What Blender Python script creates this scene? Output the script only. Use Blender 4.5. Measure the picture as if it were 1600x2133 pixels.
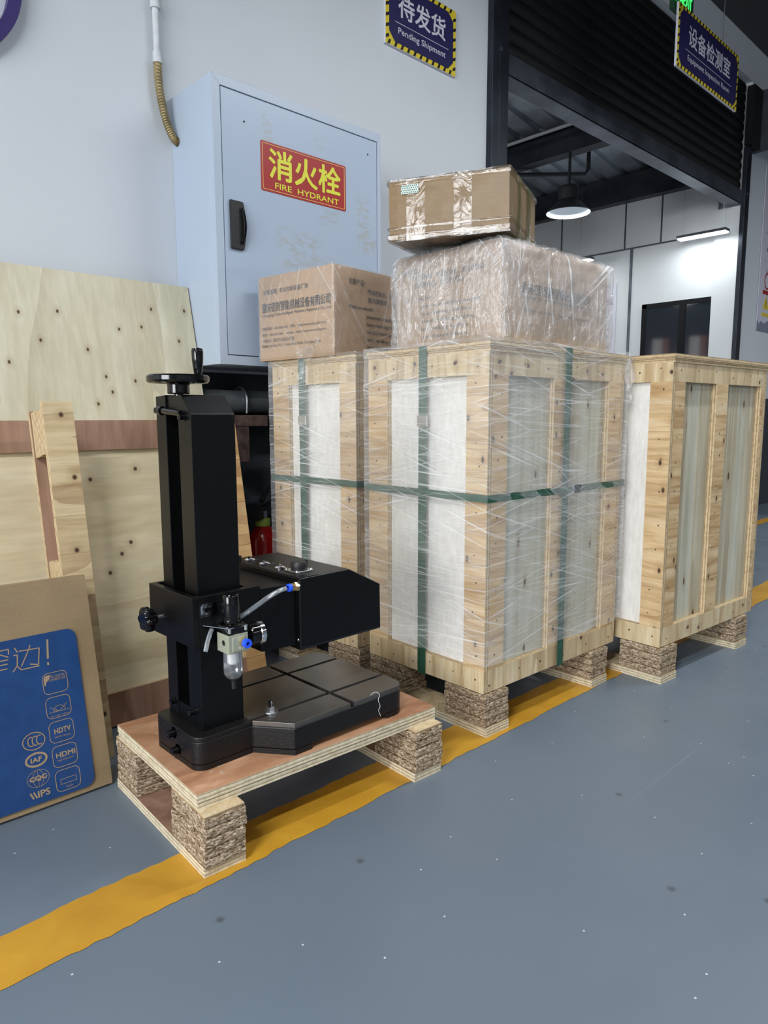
import bpy, bmesh, math, random
from mathutils import Vector, Matrix, noise, Euler
random.seed(7)
for o in list(bpy.data.objects): bpy.data.objects.remove(o)
C = bpy.context.scene.collection
SC = bpy.context.scene
PI = math.pi
# ------------------------------------------------------------------ camera, world, lights, exposure
cd = bpy.data.cameras.new('camera'); cam = bpy.data.objects.new('camera', cd); C.objects.link(cam)
RT = Vector((0.72192114, -0.69197101, -0.00244859)); UPV = Vector((0.09397504, 0.09453551, 0.99107605)); FW = Vector((0.68556441, 0.71570885, -0.13327518))
cam.matrix_world = Matrix(((RT.x, UPV.x, -FW.x, 0), (RT.y, UPV.y, -FW.y, -2.3993), (RT.z, UPV.z, -FW.z, .86), (0, 0, 0, 1)))
cd.sensor_fit = 'HORIZONTAL'; cd.sensor_width = 36; cd.lens = 36 * 1465.26 / 1600; cd.clip_start = .02; cd.clip_end = 60
SC.camera = cam
SC.view_settings.view_transform = 'Standard'; SC.view_settings.look = 'None'; SC.view_settings.gamma = 1
SC.view_settings.use_curve_mapping = False
SC.view_settings.exposure = 0.2
w = bpy.data.worlds.new('world'); SC.world = w; w.use_nodes = True
w.node_tree.nodes['Background'].inputs[0].default_value = (.8, .9, 1, 1); w.node_tree.nodes['Background'].inputs[1].default_value = .05
# hanging strip lamps of this hall: (x, y, length, along, watts); built further down by strip_lamp()
LAMPZ = 3.15
LAMPS = [(-1.8, -2.8, 1.5, 0, 135), (-4.6, -3.6, 1.5, 0, 60), (2.7, -2.0, 1.5, 0, 40), (5.4, -2.6, 1.5, 0, 24), (-3.3, -6.4, 1.5, 0, 50), (1.0, -6.4, 1.5, 0, 40), (5.0, -6.4, 1.5, 0, 40), (8.5, -3.2, 1.5, 0, 36)]
HALL_WINDOW_W = 430
INNER_LAMPS = [(6.3, .240, .67), (6.2, 1.85, 1.25), (4.2, 3.2, 1.2)]
INNER_W = 2.8
def area(name, loc, sx, sy, watts, parent=None, col=(.93, .97, 1), rot=(0, 0, 0)):
    l = bpy.data.lights.new(name, 'AREA'); l.shape = 'RECTANGLE'; l.size = sx; l.size_y = sy; l.energy = watts; l.color = col
    o = bpy.data.objects.new(name, l); C.objects.link(o); o.location = loc; o.rotation_euler = rot; o.parent = parent; return o

# ------------------------------------------------------------------ materials
def new_mat(name):
    m = bpy.data.materials.new(name); m.use_nodes = True; nt = m.node_tree
    return m, nt, nt.nodes['Principled BSDF']
def plain(name, col, rough=.5, metal=0., spec=.5, coat=0, emit=None, es=1, bump=0, bscale=200, var=0, vscale=3):
    m, nt, b = new_mat(name)
    b.inputs['Base Color'].default_value = (*col, 1); b.inputs['Roughness'].default_value = rough; b.inputs['Metallic'].default_value = metal
    b.inputs['Specular IOR Level'].default_value = spec; b.inputs['Coat Weight'].default_value = coat
    if emit: b.inputs['Emission Color'].default_value = (*emit, 1); b.inputs['Emission Strength'].default_value = es
    tc = nt.nodes.new('ShaderNodeTexCoord')
    if var:
        n = nt.nodes.new('ShaderNodeTexNoise'); n.inputs['Scale'].default_value = vscale; n.inputs['Detail'].default_value = 6
        nt.links.new(tc.outputs['Object'], n.inputs['Vector'])
        r = nt.nodes.new('ShaderNodeValToRGB'); r.color_ramp.elements[0].position = .3; r.color_ramp.elements[1].position = .7
        r.color_ramp.elements[0].color = (*[c * (1 - var) for c in col], 1); r.color_ramp.elements[1].color = (*[min(1, c * (1 + var)) for c in col], 1)
        nt.links.new(n.outputs['Fac'], r.inputs['Fac']); nt.links.new(r.outputs['Color'], b.inputs['Base Color'])
    if bump:
        n2 = nt.nodes.new('ShaderNodeTexNoise'); n2.inputs['Scale'].default_value = bscale; n2.inputs['Detail'].default_value = 3
        nt.links.new(tc.outputs['Object'], n2.inputs['Vector'])
        bp = nt.nodes.new('ShaderNodeBump'); bp.inputs['Strength'].default_value = bump; bp.inputs['Distance'].default_value = .002
        nt.links.new(n2.outputs['Fac'], bp.inputs['Height']); nt.links.new(bp.outputs['Normal'], b.inputs['Normal'])
    return m
def ramp(nt, src, stops):
    r = nt.nodes.new('ShaderNodeValToRGB'); e = r.color_ramp.elements
    e[0].position, e[0].color = stops[0][0], (*stops[0][1], 1); e[1].position, e[1].color = stops[-1][0], (*stops[-1][1], 1)
    for p, c in stops[1:-1]: x = e.new(p); x.color = (*c, 1)
    nt.links.new(src, r.inputs['Fac']); return r.outputs['Color']
def mixc(nt, fac, a, b, mode='MIX'):
    m = nt.nodes.new('ShaderNodeMix'); m.data_type = 'RGBA'; m.blend_type = mode
    for s, i in ((fac, 0), (a, 6), (b, 7)):
        if isinstance(s, (int, float)): m.inputs[i].default_value = s
        elif isinstance(s, tuple): m.inputs[i].default_value = (*s, 1)
        else: nt.links.new(s, m.inputs[i])
    return m.outputs[2]
def math_(nt, op, a, b=None, c=None):
    n = nt.nodes.new('ShaderNodeMath'); n.operation = op
    for i, s in enumerate((a, b, c)):
        if s is None: continue
        if isinstance(s, (int, float)): n.inputs[i].default_value = s
        else: nt.links.new(s, n.inputs[i])
    return n.outputs[0]
def mapped(nt, scale, rot=(0, 0, 0), rnd=True, loc=(0, 0, 0)):
    tc = nt.nodes.new('ShaderNodeTexCoord'); src = tc.outputs['Object']
    if rnd:
        oi = nt.nodes.new('ShaderNodeObjectInfo'); k = math_(nt, 'MULTIPLY', oi.outputs['Random'], 7.3)
        va = nt.nodes.new('ShaderNodeVectorMath'); va.operation = 'ADD'; nt.links.new(src, va.inputs[0])
        cx = nt.nodes.new('ShaderNodeCombineXYZ')
        for i in range(3): nt.links.new(k, cx.inputs[i])
        nt.links.new(cx.outputs[0], va.inputs[1]); src = va.outputs[0]
    mp = nt.nodes.new('ShaderNodeMapping'); mp.inputs['Scale'].default_value = scale; mp.inputs['Rotation'].default_value = rot; mp.inputs['Location'].default_value = loc
    nt.links.new(src, mp.inputs['Vector']); return mp.outputs['Vector']
def tnoise(nt, vec, scale=1, detail=5, dist=0, rough=.55):
    n = nt.nodes.new('ShaderNodeTexNoise'); n.inputs['Scale'].default_value = scale; n.inputs['Detail'].default_value = detail
    n.inputs['Distortion'].default_value = dist; n.inputs['Roughness'].default_value = rough; nt.links.new(vec, n.inputs['Vector']); return n.outputs['Fac']
def knot_mask(nt, vec, r0, r1, rand=1, flat=False):
    v = nt.nodes.new('ShaderNodeTexVoronoi'); v.voronoi_dimensions = '2D'
    if not flat:
        sp = nt.nodes.new('ShaderNodeSeparateXYZ'); nt.links.new(vec, sp.inputs[0]); cx = nt.nodes.new('ShaderNodeCombineXYZ')
        nt.links.new(math_(nt, 'ADD', sp.outputs[0], sp.outputs[1]), cx.inputs[0]); nt.links.new(sp.outputs[2], cx.inputs[1]); vec = cx.outputs[0]
    v.inputs['Scale'].default_value = 1; v.inputs['Randomness'].default_value = rand; nt.links.new(vec, v.inputs['Vector'])
    mr = nt.nodes.new('ShaderNodeMapRange'); mr.inputs['From Min'].default_value = r0; mr.inputs['From Max'].default_value = r1
    mr.inputs['To Min'].default_value = 1; mr.inputs['To Max'].default_value = 0; nt.links.new(v.outputs['Distance'], mr.inputs['Value']); return mr.outputs[0], v.outputs['Distance']
def wood(name, lo, mid, hi, scale, rough=.55, knots=None, swirl=1.2, contrast=1, dark=(.16, .085, .04), rings=0, bands=0, base_noise=1.0):
    m, nt, b = new_mat(name)
    v = mapped(nt, scale)
    f = tnoise(nt, v, 1 * base_noise, 5, swirl)
    col = ramp(nt, f, [(.5 - .22 / contrast, lo), (.5, mid), (.5 + .2 / contrast, hi)])
    if rings:      # repeated growth-ring lines from a wave of the low-frequency field
        big = tnoise(nt, mapped(nt, tuple(s * .22 for s in scale)), 1, 2, .6)
        rr = math_(nt, 'FRACT', math_(nt, 'MULTIPLY', big, rings)); rr = math_(nt, 'POWER', rr, 3)
        col = mixc(nt, math_(nt, 'MULTIPLY', rr, .55), col, dark, 'MIX') if rings > 0 else col
    fv = mapped(nt, tuple(s * 7 for s in scale)); ff = tnoise(nt, fv, 1, 3, .3)
    col = mixc(nt, .22, col, ramp(nt, ff, [(.35, (.45, .4, .33)), (.65, (1, 1, 1))]), 'MULTIPLY')
    bl = tnoise(nt, mapped(nt, (2.2, 2.2, 2.2)), 1, 4, 1); col = mixc(nt, .3, col, ramp(nt, bl, [(.35, (.72, .68, .6)), (.6, (1, 1, 1))]), 'MULTIPLY')
    if knots:
        ks, r = knots
        kv = mapped(nt, ks); km, kd = knot_mask(nt, kv, r * .45, r)
        halo, _ = knot_mask(nt, mapped(nt, ks), r * .6, r * 3.2)
        col = mixc(nt, math_(nt, 'MULTIPLY', halo, .35), col, (.33, .2, .09)); col = mixc(nt, km, col, (.07, .035, .02))
    nt.links.new(col, b.inputs['Base Color']); b.inputs['Roughness'].default_value = rough; b.inputs['Specular IOR Level'].default_value = .3
    bp = nt.nodes.new('ShaderNodeBump'); bp.inputs['Strength'].default_value = .25; bp.inputs['Distance'].default_value = .0008
    nt.links.new(ff, bp.inputs['Height']); nt.links.new(bp.outputs['Normal'], b.inputs['Normal'])
    return m
def edge_mat(name, axis, period=.0045, light=(.60, .47, .29), dk=(.27, .17, .09)):
    m, nt, b = new_mat(name)
    tc = nt.nodes.new('ShaderNodeTexCoord'); sp = nt.nodes.new('ShaderNodeSeparateXYZ'); nt.links.new(tc.outputs['Object'], sp.inputs[0])
    jit = tnoise(nt, mapped(nt, (30, 30, 30)), 1, 3)
    t = math_(nt, 'ADD', math_(nt, 'MULTIPLY', sp.outputs['xyz'.index(axis)], 1 / period), math_(nt, 'MULTIPLY', jit, .9))
    fr = math_(nt, 'PINGPONG', t, 1)
    col = ramp(nt, fr, [(.08, dk), (.32, light), (.95, tuple(min(1, c * 1.12) for c in light))])
    g = tnoise(nt, mapped(nt, (70, 70, 70)), 1, 4); col = mixc(nt, .5, col, ramp(nt, g, [(.35, (.55, .5, .42)), (.6, (1, 1, 1))]), 'MULTIPLY')
    nt.links.new(col, b.inputs['Base Color']); b.inputs['Roughness'].default_value = .8; b.inputs['Specular IOR Level'].default_value = .15
    bp = nt.nodes.new('ShaderNodeBump'); bp.inputs['Strength'].default_value = .7; bp.inputs['Distance'].default_value = .0015
    nt.links.new(mixc(nt, .5, fr, g), bp.inputs['Height']); nt.links.new(bp.outputs['Normal'], b.inputs['Normal'])
    return m
M = {}
PINE = ((.50, .31, .14), (.72, .52, .29), (.82, .65, .42))
M['pine_h'] = wood('pine_horizontal_grain', *PINE, (2.2, 2.2, 26), knots=((9, 9, 5), .06), rings=9, dark=(.36, .2, .08))
M['pine_v'] = wood('pine_vertical_grain', (.52, .38, .21), (.70, .56, .35), (.80, .68, .47), (22, 22, 2.0), knots=((6, 6, 6), .05), rings=7, dark=(.38, .24, .11))
M['board_v'] = wood('pale_boards', (.40, .35, .24), (.56, .51, .38), (.66, .62, .49), (26, 26, 1.2), knots=((7, 7, 3.2), .06), rings=6, dark=(.34, .26, .16))
M['board_g'] = wood('grey_green_boards', (.43, .41, .31), (.58, .565, .46), (.64, .63, .53), (20, 20, .9), knots=((8, 8, 3), .05))
M['white_ply'] = wood('white_faced_board', (.80, .78, .73), (.87, .85, .81), (.91, .895, .86), (12, 12, 3), base_noise=.6)
M['sheetA'] = wood('pale_veneer_sheet', (.62, .57, .41), (.68, .635, .475), (.74, .70, .555), (7, 0, 1.1), knots=((9.5, 0, 6.4), .05), rings=6, dark=(.5, .44, .30), swirl=.6)
M['sheetB'] = wood('cream_veneer_sheet', (.63, .53, .33), (.74, .64, .43), (.82, .73, .53), (1.2, 0, 8), knots=((5.5, 0, 5), .04), rings=4, dark=(.5, .39, .23), swirl=.8)
M['red_ply'] = wood('reddish_veneer', (.20, .105, .07), (.33, .19, .13), (.42, .26, .18), (10, 10, 1.5), rings=2, dark=(.2, .1, .06))
M['pallet_top'] = wood('reddish_pallet_top', (.27, .12, .06), (.47, .235, .125), (.62, .36, .22), (3.5, 7, 3), rings=3, dark=(.25, .11, .06), knots=((11, 11, 1), .04))
M['orange_ply'] = wood('orange_planks', (.50, .28, .11), (.68, .43, .20), (.78, .55, .30), (2, 2, 14), rings=4, dark=(.36, .18, .07))
M['old_ply'] = wood('weathered_plank', (.42, .29, .15), (.63, .49, .29), (.74, .61, .40), (2.0, 2, 20), knots=((9, 1, 8), .07), rings=5, dark=(.3, .18, .09))
for a in 'xyz': M['edge_' + a] = edge_mat('plywood_edge_' + a, a)
M['edge_pale'] = edge_mat('pale_plywood_edge', 'z', .0042, (.66, .58, .42), (.36, .27, .16))
def particle(name):
    m, nt, b = new_mat(name)
    v = mapped(nt, (190, 190, 480)); vo = nt.nodes.new('ShaderNodeTexVoronoi'); vo.inputs['Scale'].default_value = 1; nt.links.new(v, vo.inputs['Vector'])
    sp = nt.nodes.new('ShaderNodeSeparateColor'); nt.links.new(vo.outputs['Color'], sp.inputs[0])
    col = ramp(nt, sp.outputs[0], [(0, (.12, .078, .046)), (.35, (.31, .225, .145)), (.7, (.46, .36, .25)), (1, (.64, .54, .41))])
    n = tnoise(nt, mapped(nt, (60, 60, 160)), 1, 5); col = mixc(nt, .75, col, ramp(nt, n, [(.34, (.42, .35, .27)), (.55, (1, 1, 1))]), 'MULTIPLY')
    nt.links.new(col, b.inputs['Base Color']); b.inputs['Roughness'].default_value = .9; b.inputs['Specular IOR Level'].default_value = .1
    bp = nt.nodes.new('ShaderNodeBump'); bp.inputs['Strength'].default_value = 1; bp.inputs['Distance'].default_value = .0014
    nt.links.new(n, bp.inputs['Height']); nt.links.new(bp.outputs['Normal'], b.inputs['Normal']); return m
M['particle'] = particle('pressed_chip_block')
def cardboard(name, col, gloss=.6):
    m, nt, b = new_mat(name)
    n = tnoise(nt, mapped(nt, (4, 4, 4)), 1, 6, .5)
    c = ramp(nt, n, [(.3, tuple(x * .82 for x in col)), (.7, tuple(x * 1.1 for x in col))])
    n2 = tnoise(nt, mapped(nt, (3, 3, 240)), 1, 2); c = mixc(nt, .12, c, ramp(nt, n2, [(.4, (.6, .6, .6)), (.6, (1, 1, 1))]), 'MULTIPLY')
    n3 = tnoise(nt, mapped(nt, (260, 260, 260)), 1, 2); c = mixc(nt, .16, c, ramp(nt, n3, [(.35, (.55, .5, .45)), (.6, (1, 1, 1))]), 'MULTIPLY')
    nt.links.new(c, b.inputs['Base Color']); b.inputs['Roughness'].default_value = gloss; return m
M['kraft'] = cardboard('brown_cardboard', (.50, .33, .20))
M['kraft_dk'] = cardboard('tan_cardboard', (.235, .145, .06), .45)
M['kraft_tv'] = cardboard('kraft_cardboard', (.30, .215, .12), .45)
def film(name, angles, haze=.10, streak=.55, axis='y', gloss=.12, bumpd=.0015, freq=95, thr=.60, tint=(.93, .94, .95)):
    """thin stretch film: mostly transparent, pale streaks where it is folded, a sharp gloss on top"""
    m = bpy.data.materials.new(name); m.use_nodes = True; nt = m.node_tree; nt.nodes.clear()
    out = nt.nodes.new('ShaderNodeOutputMaterial')
    tc = nt.nodes.new('ShaderNodeTexCoord'); sp = nt.nodes.new('ShaderNodeSeparateXYZ'); nt.links.new(tc.outputs['Object'], sp.inputs[0])
    hx = math_(nt, 'SUBTRACT', sp.outputs[0], sp.outputs[1]); cx = nt.nodes.new('ShaderNodeCombineXYZ'); nt.links.new(hx, cx.inputs[0]); nt.links.new(sp.outputs[2], cx.inputs[1])
    tot = None; hb = None
    for i, (ang, f) in enumerate(angles):
        mp = nt.nodes.new('ShaderNodeMapping'); mp.vector_type = 'TEXTURE'; mp.inputs['Rotation'].default_value = (0, 0, ang); mp.inputs['Location'].default_value = (i * 3.7, i * 1.3, 0)
        mp.inputs['Scale'].default_value = (1 / 1.8, 1 / (freq * f), 1); nt.links.new(cx.outputs[0], mp.inputs['Vector'])
        n = tnoise(nt, mp.outputs[0], 1, 4, .15, .6)
        mr = nt.nodes.new('ShaderNodeMapRange'); mr.inputs['From Min'].default_value = thr; mr.inputs['From Max'].default_value = thr + .12; nt.links.new(n, mr.inputs['Value'])
        tot = mr.outputs[0] if tot is None else math_(nt, 'MAXIMUM', tot, mr.outputs[0]); hb = n if hb is None else math_(nt, 'ADD', hb, n)
    big = tnoise(nt, mapped(nt, (3, 3, 4), rnd=False), 1, 4, 1)
    hz = math_(nt, 'MULTIPLY', ramp(nt, big, [(.3, (.3, .3, .3)), (.65, (1.6, 1.6, 1.6))]), haze)
    fac = math_(nt, 'ADD', hz, math_(nt, 'MULTIPLY', tot, streak))
    bp = nt.nodes.new('ShaderNodeBump'); bp.inputs['Strength'].default_value = 1; bp.inputs['Distance'].default_value = bumpd; nt.links.new(hb, bp.inputs['Height'])
    tr = nt.nodes.new('ShaderNodeBsdfTransparent'); df = nt.nodes.new('ShaderNodeBsdfDiffuse'); df.inputs['Color'].default_value = (*tint, 1)
    gl = nt.nodes.new('ShaderNodeBsdfGlossy'); gl.inputs['Roughness'].default_value = .12; nt.links.new(bp.outputs['Normal'], gl.inputs['Normal'])
    m1 = nt.nodes.new('ShaderNodeMixShader'); nt.links.new(fac, m1.inputs[0]); nt.links.new(tr.outputs[0], m1.inputs[1]); nt.links.new(df.outputs[0], m1.inputs[2])
    m2 = nt.nodes.new('ShaderNodeMixShader'); m2.inputs[0].default_value = gloss; nt.links.new(m1.outputs[0], m2.inputs[1]); nt.links.new(gl.outputs[0], m2.inputs[2])
    nt.links.new(m2.outputs[0], out.inputs['Surface']); return m
M['film'] = film('stretch_film', [(-.05, 1.2), (.22, 1.3), (-.30, 1.0), (.06, 1.8)], haze=.13, streak=.46, thr=.59, gloss=.05)
M['film_box'] = film('crumpled_film', [(1.5, 1.0), (1.25, .8), (1.8, .9), (.6, 1.1)], haze=.14, streak=.5, gloss=.2, bumpd=.006, freq=70, thr=.60)
M['film_light'] = film('thin_box_film', [(1.3, 1.0), (.3, 1.1), (2.2, .9)], haze=.08, streak=.42, gloss=.10, bumpd=.004, freq=70, thr=.62)
M['fold'] = film('film_fold', [(0, 1)], haze=.30, streak=.2, gloss=.2)
def clearm(name, haze=.04, gloss=.14, rough=.06, col=(.9, .95, 1)):
    m = bpy.data.materials.new(name); m.use_nodes = True; nt = m.node_tree; nt.nodes.clear(); out = nt.nodes.new('ShaderNodeOutputMaterial')
    tr = nt.nodes.new('ShaderNodeBsdfTransparent'); df = nt.nodes.new('ShaderNodeBsdfDiffuse'); df.inputs['Color'].default_value = (*col, 1)
    gl = nt.nodes.new('ShaderNodeBsdfGlossy'); gl.inputs['Roughness'].default_value = rough
    n = tnoise(nt, mapped(nt, (14, 14, 14)), 1, 5, 2); bp = nt.nodes.new('ShaderNodeBump'); bp.inputs['Strength'].default_value = .6; bp.inputs['Distance'].default_value = .004
    nt.links.new(n, bp.inputs['Height']); nt.links.new(bp.outputs['Normal'], gl.inputs['Normal'])
    lw = nt.nodes.new('ShaderNodeLayerWeight'); lw.inputs[0].default_value = .35
    m1 = nt.nodes.new('ShaderNodeMixShader'); m1.inputs[0].default_value = haze; nt.links.new(tr.outputs[0], m1.inputs[1]); nt.links.new(df.outputs[0], m1.inputs[2])
    m2 = nt.nodes.new('ShaderNodeMixShader'); nt.links.new(math_(nt, 'ADD', math_(nt, 'MULTIPLY', lw.outputs['Fresnel'], .6), gloss), m2.inputs[0]); nt.links.new(m1.outputs[0], m2.inputs[1]); nt.links.new(gl.outputs[0], m2.inputs[2])
    nt.links.new(m2.outputs[0], out.inputs['Surface']); return m
M['tape'] = clearm('clear_tape', .012, .025, .05, (.75, .7, .4))
M['clear'] = clearm('clear_plastic', .06, .10, .04)
M['hose'] = clearm('clear_hose', .30, .22, .1, (.55, .6, .66))
M['wall'] = plain('white_wall_paint', (.635, .665, .705), .75, bump=.15, bscale=90, var=.025, vscale=1.2)
M['wain'] = plain('dark_wall_paint', (.035, .042, .052), .55, var=.15)
M['white_in'] = plain('inner_wall_paint', (.66, .69, .70), .7, var=.03)
M['dark'] = plain('dark_steel', (.028, .034, .046), .38, .6, var=.4, vscale=5)
M['galv'] = plain('galvanised_steel', (.11, .125, .15), .36, .8, var=.5, vscale=4)
M['roof'] = plain('corrugated_roof_sheet', (.50, .54, .58), .3, .55, bump=.5, bscale=14, var=.4, vscale=3)
M['slat'] = plain('black_shutter_slat', (.006, .0062, .007), .5, 0, .3, var=.3)
M['ceil'] = plain('dark_ceiling', (.05, .05, .052), .8)
M['black'] = plain('black_powder_coat', (.0022, .0023, .0026), .36, 0, .3, bump=.12, bscale=900)
M['black_cast'] = plain('black_cast_iron', (.006, .0058, .006), .42, 0, .4, bump=.4, bscale=260)
M['table'] = plain('ground_steel_table', (.15, .138, .125), .34, .8, bump=.1, bscale=300, var=.25, vscale=9)
M['bake'] = plain('black_bakelite', (.003, .003, .0035), .12, 0, .5)
M['rubber'] = plain('black_rubber', (.012, .012, .013), .5)
M['hole'] = plain('dark_slot', (.002, .002, .002), .7)
M['chrome'] = plain('chrome', (.85, .86, .88), .12, 1)
M['zinc'] = plain('zinc_steel', (.6, .61, .63), .28, 1)
M['brass'] = plain('brass', (.75, .55, .30), .25, 1)
M['blue'] = plain('blue_plastic', (.02, .10, .85), .3, coat=.3)
M['white_p'] = plain('white_plastic', (.8, .8, .8), .4)
M['alu'] = plain('champagne_aluminium', (.40, .42, .31), .45, .25)
M['cab'] = plain('blue_white_enamel', (.43, .505, .61), .38, bump=.05, bscale=60)
M['strap'] = plain('green_strap', (.018, .085, .050), .4, bump=.5, bscale=500, var=.3, vscale=40)
M['gap'] = plain('door_gap', (.02, .025, .05), .8)
M['red'] = plain('red_sign', (.36, .008, .007), .4)
M['yellow'] = plain('yellow_print', (.72, .70, .04), .45)
M['gold'] = plain('sign_gold_line', (.75, .5, .15), .4)
M['navy'] = plain('navy_sign', (.018, .015, .085), .35)
M['sgrey'] = plain('sign_grey_print', (.62, .63, .70), .4)
M['sblack'] = plain('sign_black', (.006, .006, .006), .4)
M['syellow'] = plain('sign_yellow', (.75, .58, .03), .4)
M['exit_g'] = plain('exit_green', (.02, .5, .1), .4, emit=(.05, 1, .15), es=1.6)
M['exit_d'] = plain('exit_dark', (.01, .06, .02), .4)
M['ink'] = plain('black_ink', (.045, .037, .04), .6)
M['kink'] = plain('kraft_print', (.33, .235, .15), .5)
M['bprint'] = plain('blue_print', (.009, .048, .165), .42, var=.12, vscale=30)
M['flex'] = plain('brassy_flex_hose', (.33, .26, .13), .4, .5, var=.3, vscale=20)
M['pipe_w'] = plain('white_conduit', (.62, .64, .67), .5, var=.1, vscale=30)
M['pipe_g'] = plain('grey_pipe', (.10, .115, .12), .42, .3, var=.3, vscale=8)
M['rust'] = plain('rusty_angle', (.10, .062, .052), .75, .2, bump=.4, var=.6, vscale=30)
M['ext_red'] = plain('extinguisher_red', (.38, .008, .008), .22, coat=.3)
M['ext_col'] = plain('extinguisher_collar', (.35, .50, .08), .4)
M['lampglow'] = plain('lamp_diffuser', (1, 1, 1), .5, emit=(.92, .96, 1), es=6)
M['lampin'] = plain('lamp_reflector', (.75, .80, .84), .35, emit=(.8, .9, 1), es=.12)
M['lampcap'] = plain('lamp_housing', (.05, .055, .06), .4)
M['glass'] = plain('dark_window_glass', (.02, .025, .032), .05, 0, .9)
M['wframe'] = plain('black_window_frame', (.004, .0045, .006), .6, 0, .2)
M['day'] = plain('daylight_pane', (1, 1, 1), .5, emit=(1, .97, .95), es=1.3)
M['dayr'] = plain('curtained_pane', (.8, .4, .35), .5, emit=(1, .45, .36), es=.6)
M['poster'] = plain('poster_paper', (.64, .63, .72), .45)
M['purple'] = plain('purple_letter', (.03, .018, .13), .4)
M['pgrey'] = plain('poster_grey', (.22, .22, .30), .5)
M['label'] = plain('pale_label', (.62, .75, .66), .5)
M['greentape'] = clearm('greenish_tape', .13, .04, .06, (.34, .37, .10))

def floor_mat():
    m, nt, b = new_mat('blue_grey_floor_paint')
    n = tnoise(nt, mapped(nt, (1.1, 1.1, 1), rnd=False), 1, 6, .6); c = ramp(nt, n, [(.3, (.128, .162, .202)), (.7, (.150, .186, .228))])
    n2 = tnoise(nt, mapped(nt, (9, 2.2, 1), rot=(0, 0, .5), rnd=False), 1, 8, 1.5); c = mixc(nt, ramp(nt, n2, [(.66, (0, 0, 0)), (.80, (.10, .10, .10))]), c, (.26, .31, .37))
    km, _ = knot_mask(nt, mapped(nt, (5, 5, 1), rnd=False), .006, .012, flat=True); c = mixc(nt, km, c, (.62, .66, .70))
    k2, _ = knot_mask(nt, mapped(nt, (2.1, 2.1, 1), rnd=False, loc=(.3, .7, 0)), .008, .022, flat=True); c = mixc(nt, math_(nt, 'MULTIPLY', k2, .6), c, (.05, .05, .055))
    n4 = tnoise(nt, mapped(nt, (.9, 26, 1), rot=(0, 0, -.7), rnd=False), 1, 3, .4); c = mixc(nt, ramp(nt, n4, [(.70, (0, 0, 0)), (.76, (.25, .25, .25))]), c, (.3, .35, .4))
    nt.links.new(c, b.inputs['Base Color'])
    n3 = tnoise(nt, mapped(nt, (6, 6, 1), rnd=False), 1, 5); nt.links.new(ramp(nt, n3, [(.3, (.32, .32, .32)), (.7, (.5, .5, .5))]), b.inputs['Roughness'])
    b.inputs['Specular IOR Level'].default_value = .45
    n5 = tnoise(nt, mapped(nt, (90, 90, 1), rnd=False), 1, 3); bp = nt.nodes.new('ShaderNodeBump'); bp.inputs['Strength'].default_value = .15; bp.inputs['Distance'].default_value = .001
    nt.links.new(n5, bp.inputs['Height']); nt.links.new(bp.outputs['Normal'], b.inputs['Normal']); return m
M['floor'] = floor_mat()
def stripe_mat():
    m, nt, b = new_mat('yellow_line_paint')
    n = tnoise(nt, mapped(nt, (6, 6, 1), rnd=False), 1, 7, .8); c = ramp(nt, n, [(.3, (.46, .225, .016)), (.7, (.60, .32, .028))])
    k, _ = knot_mask(nt, mapped(nt, (26, 26, 1), rnd=False), .03, .09, flat=True); n2 = tnoise(nt, mapped(nt, (3, 3, 1), rnd=False), 1, 3)
    c = mixc(nt, math_(nt, 'MULTIPLY', k, ramp(nt, n2, [(.50, (0, 0, 0)), (.7, (.5, .5, .5))])), c, (.2, .16, .08))
    nt.links.new(c, b.inputs['Base Color']); b.inputs['Roughness'].default_value = .42; return m
M['stripe'] = stripe_mat()
def door_mat():
    # enamel door with dried glue smears at fixed places (local x, z in metres)
    m, nt, b = new_mat('enamel_door_with_glue_marks')
    tc = nt.nodes.new('ShaderNodeTexCoord'); sp = nt.nodes.new('ShaderNodeSeparateXYZ'); nt.links.new(tc.outputs['Object'], sp.inputs[0])
    tot = None
    for (x, z, rx, rz, k) in [(1.488, 1.85, .022, .05, .8), (1.715, 1.855, .03, .028, .5), (1.62, 1.46, .10, .07, .8), (1.70, 1.40, .11, .055, .6), (1.93, 1.60, .035, .10, .9), (1.96, 1.54, .045, .035, .9), (1.76, 1.60, .05, .03, .7)]:
        dx = math_(nt, 'DIVIDE', math_(nt, 'SUBTRACT', sp.outputs[0], x - 1.2747), rx); dz = math_(nt, 'DIVIDE', math_(nt, 'SUBTRACT', sp.outputs[2], z - 1.0402), rz)
        d = math_(nt, 'MAXIMUM', math_(nt, 'ABSOLUTE', dx), math_(nt, 'ABSOLUTE', dz)); mr = nt.nodes.new('ShaderNodeMapRange'); mr.inputs['From Min'].default_value = 1.15; mr.inputs['From Max'].default_value = .75; mr.inputs['To Max'].default_value = k
        nt.links.new(d, mr.inputs['Value']); tot = mr.outputs[0] if tot is None else math_(nt, 'MAXIMUM', tot, mr.outputs[0])
    n = tnoise(nt, mapped(nt, (22, 22, 55), rot=(0, .5, 0), rnd=False), 1, 5, .8)
    f = math_(nt, 'MULTIPLY', tot, ramp(nt, n, [(.47, (0, 0, 0)), (.56, (.75, .75, .75))]))
    c = mixc(nt, f, (.395, .475, .595), (.37, .39, .375)); nt.links.new(c, b.inputs['Base Color']); b.inputs['Roughness'].default_value = .36; return m
M['door'] = door_mat()

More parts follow.
